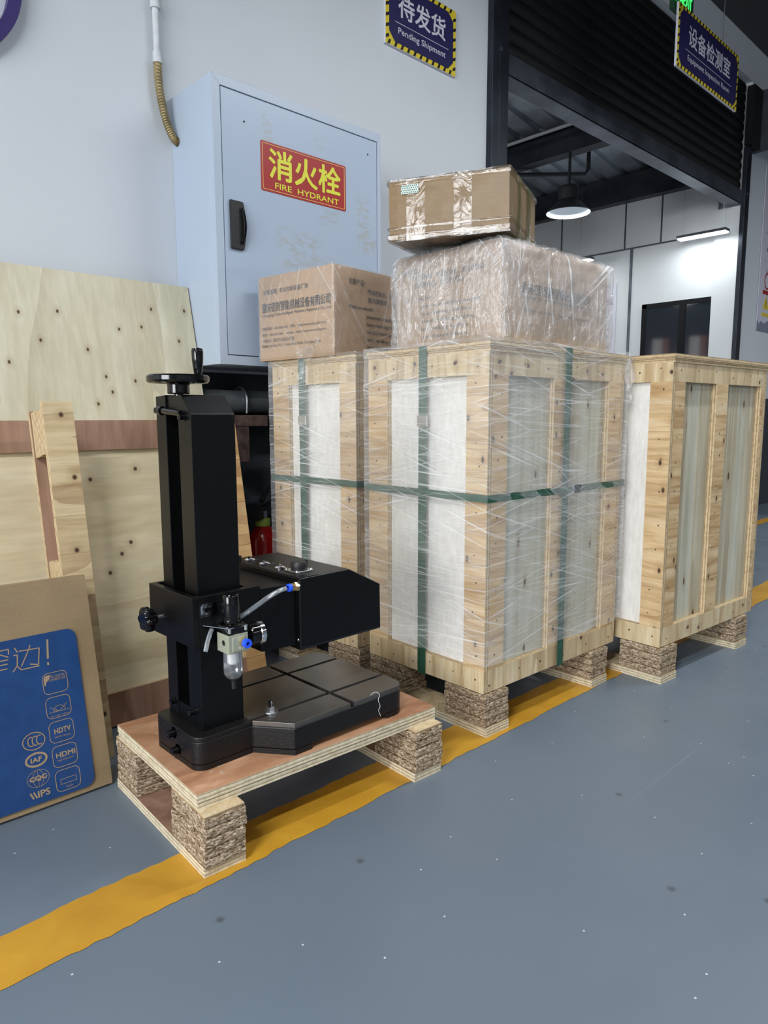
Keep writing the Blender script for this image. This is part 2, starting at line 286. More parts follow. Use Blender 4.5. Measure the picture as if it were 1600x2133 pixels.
# ------------------------------------------------------------------ mesh helpers
class MB:
    def __init__(s): s.v = []; s.f = []; s.m = []
    def add(s, vs, fs, mi=0):
        k = len(s.v); s.v += [tuple(p) for p in vs]
        for i, f in enumerate(fs): s.f.append(tuple(k + j for j in f)); s.m.append(mi[i] if isinstance(mi, (list, tuple)) else mi)
        return s
    def box(s, x0, x1, y0, y1, z0, z1, mi=0, t=None):
        vs = [(x, y, z) for x in (x0, x1) for y in (y0, y1) for z in (z0, z1)]
        fs = [(0, 1, 3, 2), (4, 6, 7, 5), (0, 4, 5, 1), (2, 3, 7, 6), (0, 2, 6, 4), (1, 5, 7, 3)]
        if t is not None: a = 'xyz'.index(t); mi = [0 if i // 2 == a else 1 for i in range(6)]
        return s.add(vs, fs, mi)
    def prism(s, poly, a, b, axis='z', mi=0):
        def P(u, v, t): return {'z': (u, v, t), 'x': (t, u, v), 'y': (u, t, v)}[axis]
        n = len(poly); vs = [P(u, v, a) for u, v in poly] + [P(u, v, b) for u, v in poly]
        fs = [tuple(range(n))[::-1], tuple(range(n, 2 * n))] + [(i, (i + 1) % n, n + (i + 1) % n, n + i) for i in range(n)]
        return s.add(vs, fs, mi)
    def cyl(s, p0, p1, r0, r1=None, n=24, mi=0, cap=True):
        r1 = r0 if r1 is None else r1; p0 = Vector(p0); p1 = Vector(p1); d = (p1 - p0).normalized(); u = d.orthogonal().normalized(); w = d.cross(u)
        vs = [p + (u * math.cos(2 * PI * i / n) + w * math.sin(2 * PI * i / n)) * r for p, r in ((p0, r0), (p1, r1)) for i in range(n)]
        fs = [(i, (i + 1) % n, n + (i + 1) % n, n + i) for i in range(n)]
        if cap: fs += [tuple(range(n))[::-1], tuple(range(n, 2 * n))]
        return s.add(vs, fs, mi)
    def lathe(s, prof, c, axis=(0, 0, 1), n=32, mi=0):
        c = Vector(c); d = Vector(axis).normalized(); u = d.orthogonal().normalized(); w = d.cross(u); k = len(prof)
        vs = [c + d * h + (u * math.cos(2 * PI * i / n) + w * math.sin(2 * PI * i / n)) * r for r, h in prof for i in range(n)]
        fs = [(j * n + i, j * n + (i + 1) % n, (j + 1) * n + (i + 1) % n, (j + 1) * n + i) for j in range(k - 1) for i in range(n)]
        return s.add(vs, fs, mi)
    def tube(s, pts, r, n=10, mi=0):
        pts = [Vector(p) for p in pts]; vs = []; u = None; N = len(pts)
        for i, p in enumerate(pts):
            d = (pts[min(i + 1, N - 1)] - pts[max(i - 1, 0)]).normalized()
            u = d.orthogonal().normalized() if u is None else (u - d * u.dot(d)).normalized()
            w = d.cross(u); rr = r[i] if isinstance(r, (list, tuple)) else r
            vs += [p + (u * math.cos(2 * PI * k / n) + w * math.sin(2 * PI * k / n)) * rr for k in range(n)]
        fs = [(j * n + i, j * n + (i + 1) % n, (j + 1) * n + (i + 1) % n, (j + 1) * n + i) for j in range(N - 1) for i in range(n)]
        fs += [tuple(range(n))[::-1], tuple(range((N - 1) * n, N * n))]
        return s.add(vs, fs, mi)
    def obj(s, name, mats, parent=None, bevel=0, smooth=False, seg=2, angle=.6, loc=None):
        me = bpy.data.meshes.new(name); me.from_pydata(s.v, [], s.f); me.update()
        bm = bmesh.new(); bm.from_mesh(me); bmesh.ops.recalc_face_normals(bm, faces=bm.faces); bm.to_mesh(me); bm.free()
        for m in (mats if isinstance(mats, (list, tuple)) else [mats]): me.materials.append(M[m] if isinstance(m, str) else m)
        for p, mi in zip(me.polygons, s.m): p.material_index = mi; p.use_smooth = smooth
        o = bpy.data.objects.new(name, me); C.objects.link(o); o.parent = parent
        if loc: o.location = loc
        if smooth:
            try: me.set_sharp_from_angle(angle=angle)
            except Exception: pass
        if bevel:
            b = o.modifiers.new('bevel', 'BEVEL'); b.width = bevel; b.segments = seg; b.limit_method = 'ANGLE'; b.angle_limit = .5
        return o
def spline(pts, n=12):
    P = [Vector(p) for p in pts]; P = [P[0] * 2 - P[1]] + P + [P[-1] * 2 - P[-2]]; out = []
    for i in range(1, len(P) - 2):
        for k in range(n):
            t = k / n; a, b, c, d = P[i - 1:i + 3]
            out.append(.5 * ((2 * b) + (c - a) * t + (2 * a - 5 * b + 4 * c - d) * t * t + (3 * b - a - 3 * c + d) * t ** 3))
    return out + [P[-2]]
def rrect(x0, x1, y0, y1, r, n=6):
    out = []
    for cx, cy, a in ((x1 - r, y1 - r, 0), (x0 + r, y1 - r, 1), (x0 + r, y0 + r, 2), (x1 - r, y0 + r, 3)):
        out += [(cx + r * math.cos(a * PI / 2 + k * PI / 2 / n), cy + r * math.sin(a * PI / 2 + k * PI / 2 / n)) for k in range(n + 1)]
    return out
def tag(o, label=None, cat=None, group=None, kind=None):
    if label: o['label'] = label
    if cat: o['category'] = cat
    if group: o['group'] = group
    if kind: o['kind'] = kind
    return o
def thing(name, label, cat, loc=(0, 0, 0), rz=0, group=None, rx=0):
    o = bpy.data.objects.new(name, None); C.objects.link(o); o.location = loc; o.rotation_euler = (rx, 0, rz); o.empty_display_size = .05
    return tag(o, label, cat, group)
def struct(o): o['kind'] = 'structure'; return o
def text(name, runs, mat, parent, O, X, Y, ext=.0004):
    """runs: (string, cx, cy, width, height, boldness) fitted into boxes of the plane O + X u + Y v; one object per run"""
    O, X, Y = Vector(O), Vector(X), Vector(Y); N = X.cross(Y); outs = []
    for body, cx, cy, wd, ht, bold in runs:
        cu = bpy.data.curves.new('t', 'FONT'); cu.body = body; cu.size = 1; cu.resolution_u = 3
        o = bpy.data.objects.new('t', cu); C.objects.link(o); dg = bpy.context.evaluated_depsgraph_get()
        me = bpy.data.meshes.new_from_object(o.evaluated_get(dg)); bpy.data.objects.remove(o); bpy.data.curves.remove(cu)
        if not me.vertices: continue
        V = []; F = []; q = max(0, bold); base = [(v.co.x, v.co.y) for v in me.vertices]; polys = [tuple(p.vertices) for p in me.polygons]; bpy.data.meshes.remove(me)
        xs = [v[0] for v in base]; ys = [v[1] for v in base]; x0, x1, y0, y1 = min(xs) - q, max(xs) + q, min(ys) - q, max(ys) + q
        sh = [(0, 0)] if q == 0 else [(q * math.cos(a * PI / 4), q * math.sin(a * PI / 4)) for a in range(8)]
        for e_, (dx, dy) in enumerate(sh):
            k = len(V)
            for v in base:
                u = cx + ((v[0] + dx - x0) / max(1e-6, x1 - x0) - .5) * wd; t = cy + ((v[1] + dy - y0) / max(1e-6, y1 - y0) - .5) * ht
                V.append(O + X * u + Y * t + N * (ext + e_ * .00001))
            F += [tuple(k + i for i in p) for p in polys]
        b = MB(); b.add(V, F); outs.append(b.obj(name, mat, parent))
    return outs

# ------------------------------------------------------------------ the room
X0, X1, Y0, ZC = -8.0, 16.0, -12.0, 3.9
struct(MB().box(X0 - .2, X1 + .2, Y0 - .2, 9.2, -.2, 0).obj('floor', 'floor'))
# painted line with worn ragged edges
def ragged_line(name, x0, x1, y0, y1, parent):
    n = int((x1 - x0) / .012); vs = []
    for i in range(n + 1):
        x = x0 + (x1 - x0) * i / n
        for y, s in ((y0, 1), (y1, 2)):
            q = noise.noise(Vector((x * 9, s * 5.3, 0))) * .006 + noise.noise(Vector((x * 45, s * 5.3, 3))) * .004
            vs.append((x, y + q, .0012))
    fs = [(2 * i, 2 * i + 2, 2 * i + 3, 2 * i + 1) for i in range(n)]
    return MB().add(vs, fs).obj(name, 'stripe', parent)
fl = bpy.data.objects['floor']
tag(ragged_line('painted_line', -3.0, 5.2, -1.305, -1.178, fl), 'yellow painted floor line under the crates')
tag(ragged_line('painted_line', 5.8, 11, -.45, -.36, fl), 'yellow painted floor line beyond the crates')
WT = 1.03
ow0, ow1, oz = 3.03, 6.56, 3.62
wl = MB().box(X0, ow0, 0, .2, 0, WT, 1).box(X0, ow0, 0, .2, WT, ZC, 0).box(ow1, X1, 0, .2, 0, WT, 1).box(ow1, X1, 0, .2, WT, ZC, 0).box(ow0, ow1, 0, .2, oz, ZC, 0)
struct(wl.obj('wall_front', ['wall', 'wain']))
struct(MB().box(X0 - .2, X0, Y0, .2, 0, ZC).obj('wall_left', 'wall'))
struct(MB().box(X1, X1 + .2, Y0, .2, 0, ZC).obj('wall_right', 'wall'))
struct(MB().box(X0, X1, Y0 - .2, Y0, 0, ZC).obj('wall_back', 'wall'))
struct(MB().box(X0 - .2, X1 + .2, Y0 - .2, .2, ZC, ZC + .15).obj('ceiling', 'ceil'))
# tall daylight window in the left end wall of the hall
hw_ = struct(MB().box(X0, X0 + .05, -6.05, -1.45, .75, .8).box(X0, X0 + .05, -6.05, -1.45, 3.2, 3.25).box(X0, X0 + .05, -6.05, -6.0, .8, 3.2).box(X0, X0 + .05, -1.5, -1.45, .8, 3.2).box(X0, X0 + .05, -3.78, -3.72, .8, 3.2).obj('window_4', 'wframe'))
MB().box(X0 + .005, X0 + .01, -6.0, -1.5, .8, 3.2).obj('pane', 'day', hw_)
area('window_daylight', (X0 + .06, -3.75, 2.0), 4.5, 2.4, HALL_WINDOW_W, None, (.96, .98, 1), (PI / 2, 0, -PI / 2))
# inner room beyond the shutter
IW = 6.5
iw = MB().box(IW, IW + .15, .2, 9, 0, 2.44).box(IW, IW + .15, .2, 9, 2.446, 2.86)
struct(iw.obj('wall_inner_right', 'white_in'))
struct(MB().box(-1.2, IW + .15, .0, .2, ZC + .15, 4.4).obj('wall_inner_front', 'white_in'))
struct(MB().box(-1.2, -1, .2, 9, 0, 4.4).obj('wall_inner_left', 'white_in'))
struct(MB().box(-1.2, IW + .15, 9, 9.2, 0, 4.4).obj('wall_inner_back', 'white_in'))
struct(MB().box(IW - .012, IW, .2, 9, 2.434, 2.446).obj('trim_1', 'galv'))
tr2 = MB()
for y in (.70, 1.055, 1.75, 2.4, 3.1): tr2.box(IW - .006, IW, y - .006, y + .006, 2.446, 2.86)
for y in (.98, 3.0): tr2.box(IW - .010, IW, y - .012, y + .012, 0, 2.434)
struct(tr2.obj('trim_2', 'galv'))
struct(MB().box(IW - .10, IW + .15, .2, 9, 2.86, 3.09).obj('trim_3', 'dark'))
# corrugated roof sheet: ribs run along x
rb = MB(); y = .2
prof = []
while y < 9: prof += [(y, 3.5), (y + .15, 3.5), (y + .165, 3.535), (y + .205, 3.535)]; y += .22
vs = [(x, yy, zz - 3.5 + 3.1 + .154 * (6.5 - x)) for x in (-1.2, IW + .15) for yy, zz in prof]; n = len(prof)
struct(rb.add(vs, [(i, i + 1, n + i + 1, n + i) for i in range(n - 1)]).obj('ceiling_inner', 'roof'))
def ibeam(x, z0, z1):
    b = MB().box(x - .06, x + .06, .2, 9, z0, z0 + .012).box(x - .005, x + .005, .2, 9, z0 + .012, z1 - .012).box(x - .06, x + .06, .2, 9, z1 - .012, z1)
    return tag(b.obj('roof_beam', 'dark'), None, None, None, 'structure')
ibeam(5.4, 3.02, 3.255); ibeam(3.0, 3.35, 3.62)
tag(MB().tube([(5.30, .25, 3.215), (5.30, 1.75, 3.215), (5.28, 1.85, 3.18), (5.26, 5, 3.18)], .014).obj('roof_conduit', 'pipe_w'), None, None, None, 'structure')
tag(MB().tube([(5.01, 1.93, 2.985), (5.82, 1.10, 2.985), (5.84, 1.08, 3.03), (5.84, 1.08, 3.205)], .018).obj('roof_brace', 'lampcap'), None, None, None, 'structure')
# shutter opening: guides, bottom rail, slats, hood
sh = thing('roller_shutter', 'black slatted roller shutter half lowered across the wide doorway', 'shutter', (3.175, 0, 0))
SW = 6.45 - 3.175
zz = 2.745; k = 0
slat_me = None
while zz < 3.56:
    if slat_me is None:
        pr = [(-.002 - .010 * math.sin(PI * i / 6), i / 6 * .072) for i in range(7)] + [(.006, .072), (.006, 0)]
        o = MB().prism(pr, 0, SW, 'x').obj('slat', 'slat', sh); slat_me = o.data
    else:
        o = bpy.data.objects.new('slat', slat_me); C.objects.link(o); o.parent = sh
    o.location = (0, .02, zz); zz += .076; k += 1
MB().box(0, SW, 0, .012, 2.63, 2.742).box(0, SW, 0, .105, 2.628, 2.640).obj('bottom_rail', 'galv', sh, bevel=.002)
MB().box(SW + .0, SW + .19, -.06, .0, 3.09, 3.55).obj('hood_cover', 'slat', sh)
MB().box(SW + .19, SW + .20, -.16, -.0, 3.07, 3.56).obj('bracket_plate', 'galv', sh)
for x0, x1, nm in ((ow0, 3.175, 'guide_rail'), (6.45, 6.56, 'guide_rail')):
    g = thing('guide_channel', 'dark steel guide channel on the %s side of the doorway' % ('left' if x0 < 4 else 'right'), 'channel', (x0, 0, 0))
    W_ = x1 - x0
    zg = 3.6 if x0 < 4 else 3.08
    MB().box(0, W_ * .42, -.035, 0, 0, zg).obj('channel_flange', 'dark', g, bevel=.002)
    MB().box(W_ * .46, W_ - .004, -.03, .0, 0, zg).obj('channel_flange', 'dark', g, bevel=.002)
    MB().cyl((W_ * .44, -.04, 2.71), (W_ * .44, -.03, 2.71), .012).obj('weld_spot', 'galv', g)
struct(MB().box(6.46, 6.5, .0, .2, 0, 2.62).obj('trim_4', 'white_in'))
# inner window (black frame, dark glass) on the inner right wall
wd = struct(MB().box(IW - .02, IW, .09, .125, .75, 1.905).box(IW - .02, IW, .80, .845, .75, 1.905).box(IW - .024, IW, .43, .485, .75, 1.905).box(IW - .02, IW, .09, .845, 1.865, 1.905).box(IW - .02, IW, .09, .845, .75, .79).obj('window_1', 'wframe'))
MB().box(IW - .011, IW - .006, .125, .43, .79, 1.865).obj('pane', 'glass', wd); MB().box(IW - .015, IW - .010, .485, .80, .79, 1.865).obj('pane', 'glass', wd)
# daylight windows of the inner room (on its far left wall; they show mirrored in the dark glass)
for i, y in enumerate((3.24, 3.98)):
    wf = struct(MB().box(-1.0, -.97, y - .03, y + .40, .9, 2.44).obj('window_%d' % (i + 2), 'wframe'))
    area('daylight', (-.96, y + .2, 1.7), .35, 1.5, 22, None, (1, .98, .95), (0, -PI / 2, 0)); MB().box(-.97, -.965, y, y + .13, .95, 2.4).obj('pane', 'dayr', wf); MB().box(-.97, -.965, y + .14, y + .34, .95, 2.4).obj('pane', 'day', wf)
# lamps
def strip_lamp(name, label, x, y, z, L, along, watts, ceil, group=None):
    t = thing(name, label, 'lamp', (x, y, z), 0, group)
    a, b = (L / 2, .045) if along == 0 else (.045, L / 2)
    MB().box(-a, a, -b, b, 0, .022).obj('housing', 'lampcap', t, bevel=.003)
    MB().box(-a + .006, a - .006, -b + .006, b - .006, -.012, 0).obj('diffuser', 'lampglow', t, bevel=.003)
    for s in (-.8, .8):
        p = (a * s, 0) if along == 0 else (0, b * s)
        MB().cyl((*p, .02), (*p, ceil - z), .0015, n=6).obj('hanging_wire', 'zinc', t)
    area(name + '_light', (0, 0, -.0135), 2 * a - .02, 2 * b - .02, watts, t)
for i, (x, y, L, al, wt) in enumerate(LAMPS):
    strip_lamp('strip_lamp', 'long thin white strip lamp hung over the hall floor, out of frame', x, y, LAMPZ, L, al, wt, ZC, 'strip lamps over the hall')
strip_lamp('strip_lamp', 'lit strip lamp hung near the right end of the inner room wall', INNER_LAMPS[0][0], INNER_LAMPS[0][1], 2.395, INNER_LAMPS[0][2] * .62, 1, INNER_W, 3.14)
strip_lamp('strip_lamp', 'lit strip lamp in the inner room half hidden behind the wrapped cardboard box', INNER_LAMPS[1][0], INNER_LAMPS[1][1], 2.34, INNER_LAMPS[1][2], 1, INNER_W, 3.14)
strip_lamp('strip_lamp', 'strip lamp of the inner room out of sight behind the wall', INNER_LAMPS[2][0], INNER_LAMPS[2][1], 2.5, INNER_LAMPS[2][2], 1, INNER_W * 2.2, 3.45)
def high_bay(label, loc, rod, watts):
    hb = thing('high_bay_lamp', label, 'lamp', loc)
    MB().lathe([(.182, 0), (.185, .006), (.162, .03), (.118, .07), (.084, .10), (.08, .105), (0, .105)], (0, 0, 0), n=48).obj('shade', 'lampcap', hb, smooth=True)
    MB().lathe([(.180, .002), (.158, .032), (.113, .072), (.07, .09), (0, .092)], (0, 0, -.001), n=48).obj('reflector', 'lampin', hb, smooth=True)
    MB().lathe([(0, .105), (.083, .105), (.086, .19), (.07, .215), (.03, .23), (0, .23)], (0, 0, 0), n=40).obj('driver_housing', 'lampcap', hb, smooth=True)
    MB().cyl((0, 0, .22), (0, 0, rod), .012).obj('rod', 'lampcap', hb)
    area('high_bay_light', (0, 0, .03), .15, .15, watts, hb)
high_bay('round grey bell shaped industrial lamp hanging on a rod in the inner room', (5.4, .993, 2.554), .466, 9)
high_bay('second bell shaped industrial lamp deep in the inner room, seen only as a reflection', (2.0, 2.42, 2.585), 1.19, 9)
# inner poster
ps = thing('product_poster', 'pale poster with purple title and machine pictures on the inner room wall', 'poster', (IW - .008, 1.66, 1.05))
MB().box(0, .006, -.543, 0, 0, 1.095).obj('poster_sheet', 'poster', ps)
XM, YM = (0, -1, 0), (0, 0, 1)
text('lettering', [('激光清洗机', .315, .925, .38, .07, .02), ('应用场景', .30, .33, .20, .035, .01), ('LASER CLEANING MACHINE', .315, .865, .28, .012, 0), ('APPLICATION SCENARIO', .30, .295, .26, .010, 0), ('▲ 初刻', .27, 1.04, .09, .018, 0)], 'purple', ps, (-.0015, 0, 0), XM, YM)
b = MB(); pr = random.Random(3)
for r in range(2):
    for c_ in range(3):
        u = .12 + c_ * .15; v = .56 + (1 - r) * .17
        b.box(-.001, 0, -(u + .055), -(u - .055), v - .075, v - .062, 0)
        w_ = .025 + pr.random() * .012
        b.box(-.002, 0, -(u + w_), -(u - w_), v - .05, v + .035, 1); b.box(-.003, 0, -(u + w_ * .7), -(u - w_ * .2), v - .01, v + .045, 2 if (r, c_) == (0, 1) else 1); b.cyl((-.002, -(u + .03), v + .03), (0, -(u + .03), v + .03), .018, n=14, mi=0)
for c_ in range(4): b.box(-.001, 0, -(.08 + c_ * .115 + .045), -(.08 + c_ * .115 - .045), .16, .25, 1 if c_ % 2 else 3)
b.obj('printed_pictures', ['purple', 'pgrey', 'ext_red', 'rust'], ps)

# ------------------------------------------------------------------ wall fittings
def hazard_sign(name, label, loc, w_, h_, title, sub, tw, face=0):
    t = thing(name, label, 'sign', loc)
    MB().box(0, w_, -.012, 0, 0, h_).obj('board', 'sgrey', t)
    bd = MB().box(.001, w_ - .001, -.0128, -.012, .001, h_ - .001, 0); wB = .021; n = int(w_ / .042)
    for i in range(n):
        x = .01 + i * (w_ - .02) / n
        for z0, z1 in ((.001, wB), (h_ - wB, h_ - .001)): bd.prism([(x, z0), (x + .014, z0), (x + .024, z1), (x + .010, z1)], -.0132, -.0128, 'y', 1)
    m_ = int(h_ / .045)
    for i in range(m_):
        z = .02 + i * (h_ - .03) / m_
        for x0, x1 in ((.001, wB), (w_ - wB, w_ - .001)): bd.prism([(x0, z), (x1, z + .01), (x1, z + .024), (x0, z + .014)], -.0132, -.0128, 'y', 1)
    bd.obj('hazard_border', ['syellow', 'sblack'], t)
    c = .035; x0, x1, z0, z1 = wB, w_ - wB, wB, h_ - wB
    MB().prism([(x0 + c, z0), (x1 - c, z0), (x1, z0 + c), (x1, z1 - c), (x1 - c, z1), (x0 + c, z1), (x0, z1 - c), (x0, z0 + c)], -.0142, -.0132, 'y').obj('navy_panel', 'navy', t)
    text('lettering', [(title, w_ / 2, h_ * .62, tw, h_ * .34, .018), (sub, w_ / 2, h_ * .24, tw * 1.0, h_ * .12, .008)], 'sgrey', t, (0, -.0145, 0), (1, 0, 0), (0, 0, 1))
    MB().box(w_ * .12, w_ * .88, -.0149, -.0142, h_ * .355, h_ * .363).obj('divider_line', 'sgrey', t)
    return t
hazard_sign('wall_sign', 'navy sign reading Pending Shipment with yellow and black border on the white wall', (2.303, 0, 2.484), .467, .29, '待发货', 'Pending Shipment', .315)
hs = hazard_sign('hanging_sign', 'navy sign reading Equipment Inspection Room hung in front of the shutter', (4.038, -.5, 2.774), .867, .325, '设备检测室', 'Equipment Inspection Room', .60)
for x in (.12, .62): MB().cyl((x, -.006, .32), (x, -.006, ZC - 2.774), .002, n=6).obj('hanging_wire', 'zinc', hs)
ex = thing('exit_sign', 'glowing green exit sign above the hanging inspection room sign', 'sign', (4.135, -.44, 3.13))
MB().box(0, .245, 0, .03, 0, .24).obj('case', 'exit_d', ex, bevel=.003)
text('lettering', [('EXIT', .165, .083, .11, .075, .02)], 'exit_g', ex, (0, -.001, 0), (1, 0, 0), (0, 0, 1))
MB().box(.092, .103, -.002, 0, .02, .15).obj('door_symbol', 'exit_g', ex)
MB().tube([(.015, -.001, .045), (.035, -.001, .09), (.045, -.001, .14)], .006, 8).tube([(.038, -.001, .10), (.060, -.001, .075), (.078, -.001, .06)], .006, 8).obj('running_figure', 'exit_g', ex)
for x in (.04, .20): MB().cyl((x, .015, .24), (x, .015, ZC - 3.13), .002, n=6).obj('hanging_wire', 'zinc', ex)
# purple round letter at the far left
rg = MB(); n = 64; R1_, R0_ = .246, .212
vs = [(R * math.cos(2 * PI * i / n), yy, R * math.sin(2 * PI * i / n)) for R, yy in ((R1_, -.03), (R1_, 0), (R0_, 0), (R0_, -.03)) for i in range(n)]
fs = [(j * n + i, j * n + (i + 1) % n, ((j + 1) % 4) * n + (i + 1) % n, ((j + 1) % 4) * n + i) for j in range(4) for i in range(n)]
tag(rg.add(vs, fs).obj('wall_letter', 'purple', loc=(.55, -.002, 2.12)), 'raised dark purple round letter on the white wall', 'letter')
# conduit and flexible hose into the cabinet
cn = thing('wall_conduit', 'white conduit ending in a brass coloured flexible hose at the cabinet', 'conduit', (1.222, -.02, 2.05))
MB().cyl((0, 0, .03), (0, 0, 1.85), .011).obj('pipe', 'pipe_w', cn, smooth=True)
MB().cyl((0, 0, .17), (0, 0, .20), .017, .015).cyl((0, 0, .0), (0, 0, .035), .016, .014).obj('coupling', 'pipe_w', cn, smooth=True)
P_ = spline([(0, 0, .02), (.001, -.001, -.06), (.009, -.004, -.13), (.022, -.010, -.19), (.040, -.018, -.235), (.056, -.022, -.247)], 22)
MB().tube(P_, [.0125 + .0022 * (i % 3 == 0) for i in range(len(P_))], 14).obj('flexible_hose', 'flex', cn)
# fire cabinet
HX, HD, HW, HZ, HH = 1.2747, .2723, .7488, 1.0402, .92
hc = thing('fire_cabinet', 'pale blue white metal fire hydrant cabinet fixed on the wall', 'cabinet', (HX, 0, HZ))
MB().box(0, HW, -HD + .02, -.0, 0, HH).obj('cabinet_body', 'cab', hc, bevel=.003)
fr = .034
F_ = [(0, 0), (HW, 0), (HW, HH), (0, HH)]; I_ = [(fr - .003, fr - .003), (HW - fr * .6 + .003, fr - .003), (HW - fr * .6 + .003, HH - fr + .003), (fr - .003, HH - fr + .003)]
for i in range(4):
    j = (i + 1) % 4
    MB().prism([F_[i], F_[j], I_[j], I_[i]], -HD, -HD + .0205, 'y').obj('frame_rail', 'cab', hc, bevel=.0012)
MB().box(.01, HW - .01, -HD + .019, -HD + .02, .01, HH - .01).obj('door_gap', 'gap', hc)
dr = MB().box(fr, HW - fr * .6, -HD + .001, -HD + .018, fr, HH - fr).obj('door', 'door', hc, bevel=.0015)
hp = [(0, 0), (.05, 0)] + [(.05 + .012 * math.sin(PI * i / 10), i * .0157) for i in range(1, 10)] + [(.05, .157), (0, .157)]
MB().prism([(.053 + a, .382 + b_) for a, b_ in hp], -HD - .009, -HD + .001, 'y').obj('handle', 'rubber', dr, bevel=.003)
MB().prism(rrect(.085, .104, .40, .52, .008), -HD - .0095, -HD - .0088, 'y').obj('handle_recess', 'hole', dr)
MB().tube([(.094, -HD - .012, .405), (.101, -HD - .016, .43), (.103, -HD - .018, .46), (.101, -HD - .016, .49), (.095, -HD - .012, .515)], .0055).obj('handle_grip', 'bake', dr, smooth=True)
for x, z in ((.12, .80), (.68, .83)): MB().cyl((x, -HD - .0005, z), (x, -HD + .001, z), .003, n=10).obj('rivet', 'gap', dr)
ss = MB().prism(rrect(1.458 - HX, 1.840 - HX, 1.637 - HZ, 1.800 - HZ, .006), -HD - .0004, -HD + .001, 'y').obj('sticker', 'red', hc)
u0, u1, v0, v1 = .1895, .559, .603, .754
b = MB()
for q in ((u0, u1, v0, v0 + .0018), (u0, u1, v1 - .0018, v1), (u0, u0 + .0018, v0, v1), (u1 - .0018, u1, v0, v1)): b.box(q[0], q[1], -HD - .001, -HD - .0004, q[2], q[3])
b.obj('sticker_line', 'gold', ss)
text('lettering', [('消火栓', .377, .693, .325, .100, .022), ('FIRE  HYDRANT', .385, .6225, .29, .020, .012)], 'yellow', ss, (0, -HD - .0008, 0), (1, 0, 0), (0, 0, 1))
# big pipe under the cabinet with bracket
pp = thing('water_pipe', 'large dark grey horizontal pipe on the wall under the fire cabinet', 'pipe', (0, -.10, .92))
MB().cyl((0.1, 0, 0), (2.9, 0, 0), .042, n=32).obj('pipe_run', 'pipe_g', pp, smooth=True)
MB().tube([(1.455, -.045, -.06)] + [(1.455, .052 * math.cos(a), .052 * math.sin(a)) for a in [PI * (1.05 - .1 * k) for k in range(12)]] + [(1.455, .045, -.06)], .0045).obj('pipe_clamp', 'zinc', pp, smooth=True)
bk = thing('pipe_bracket', 'rusty steel angle bracket carrying the dark pipe', 'bracket', (1.40, -.12, .83))
MB().box(-.03, .13, -.05, .12, .040, .046).box(-.03, .13, -.05, -.045, .0, .046).obj('ledge', 'rust', bk)
MB().box(-.01, .05, -.045, -.039, -.13, .0).box(-.01, -.004, -.045, .12, -.13, .0).obj('leg', 'rust', bk)
# fire extinguishers
def extinguisher(x, y, lab):
    t = thing('fire_extinguisher', lab, 'extinguisher', (x, y, 0), .4, None)
    MB().lathe([(0, 0), (.05, 0), (.056, .01), (.056, .40), (.050, .43), (.03, .455), (.018, .46)], (0, 0, 0), n=40).obj('cylinder', 'ext_red', t, smooth=True)
    MB().lathe([(.022, .455), (.028, .46), (.028, .485), (.02, .487), (0, .487)], (0, 0, 0)).obj('collar', 'ext_col', t, smooth=True)
    MB().box(-.012, .012, -.012, .012, .485, .515).cyl((-.014, 0, .50), (-.03, 0, .50), .006).obj('valve', 'zinc', t, bevel=.002)
    MB().lathe([(0, 0), (.018, 0), (.020, .004), (.020, .012), (0, .013)], (-.028, 0, .50), (-1, 0, 0)).obj('pressure_gauge', 'rubber', t, smooth=True)
    MB().prism([(-.01, .512), (.07, .535), (.08, .55), (-.01, .53)], -.01, .01, 'y').obj('carry_handle', 'rubber', t, bevel=.002)
    MB().prism([(-.005, .545), (.03, .58), (.085, .60), (.08, .607), (.02, .592), (-.012, .555)], -.009, .009, 'y').obj('squeeze_lever', 'rubber', t, bevel=.002)
    MB().tube(spline([(.02, 0, .50), (.065, .01, .48), (.075, .015, .35), (.066, .01, .2), (.066, .01, .08)], 8), .008).obj('hose', 'rubber', t, smooth=True)
    return t
extinguisher(1.478, -.20, 'red fire extinguisher with lime collar standing between the wall and the left crate')
extinguisher(1.395, -.085, 'second red extinguisher tucked against the dark wall behind the first')
# poster on the right part of the wall
pw = thing('safety_poster', 'tall white safety notice on the wall right of the doorway', 'poster', (6.975, -.010, 1.64))
MB().box(0, .9, 0, .006, 0, 1.42).obj('poster_sheet', 'poster', pw)
text('lettering', [('设备安全', .40, 1.10, .62, .11, .02), ('操作规程', .40, .93, .42, .055, 0), ('请按照规定穿戴劳保用品', .45, .72, .66, .035, 0), ('1.  操作前检查设备是否正常', .47, .62, .7, .035, 0), ('2.  禁止无关人员靠近', .45, .54, .6, .035, 0)], 'ink', pw, (0, -.001, 0), (1, 0, 0), (0, 0, 1))
b = MB().lathe([(.075, 0), (.075, .001), (.060, .001), (.060, 0)], (.20, -.001, .45), (0, -1, 0), mi=0).box(.10, .30, -.002, 0, .33, .365, 0)
b.prism([(.12, .20), (.28, .20), (.20, .32)], -.001, 0, 'y', 1).box(.10, .30, -.002, 0, .135, .165, 1).prism([(.195, .22), (.205, .22), (.205, .28), (.195, .28)], -.002, 0, 'y', 2)
b.box(.10, .80, -.001, 0, .86, .864, 2)
b.prism([(0, 0), (.9, 0), (.9, .04), (.6, .10), (.45, .05), (.3, .11), (.18, .07), (.10, .09), (.05, .06), (0, .10)], -.001, 0, 'y', 3)
b.obj('pictograms', ['red', 'syellow', 'sblack', 'pgrey'], pw)

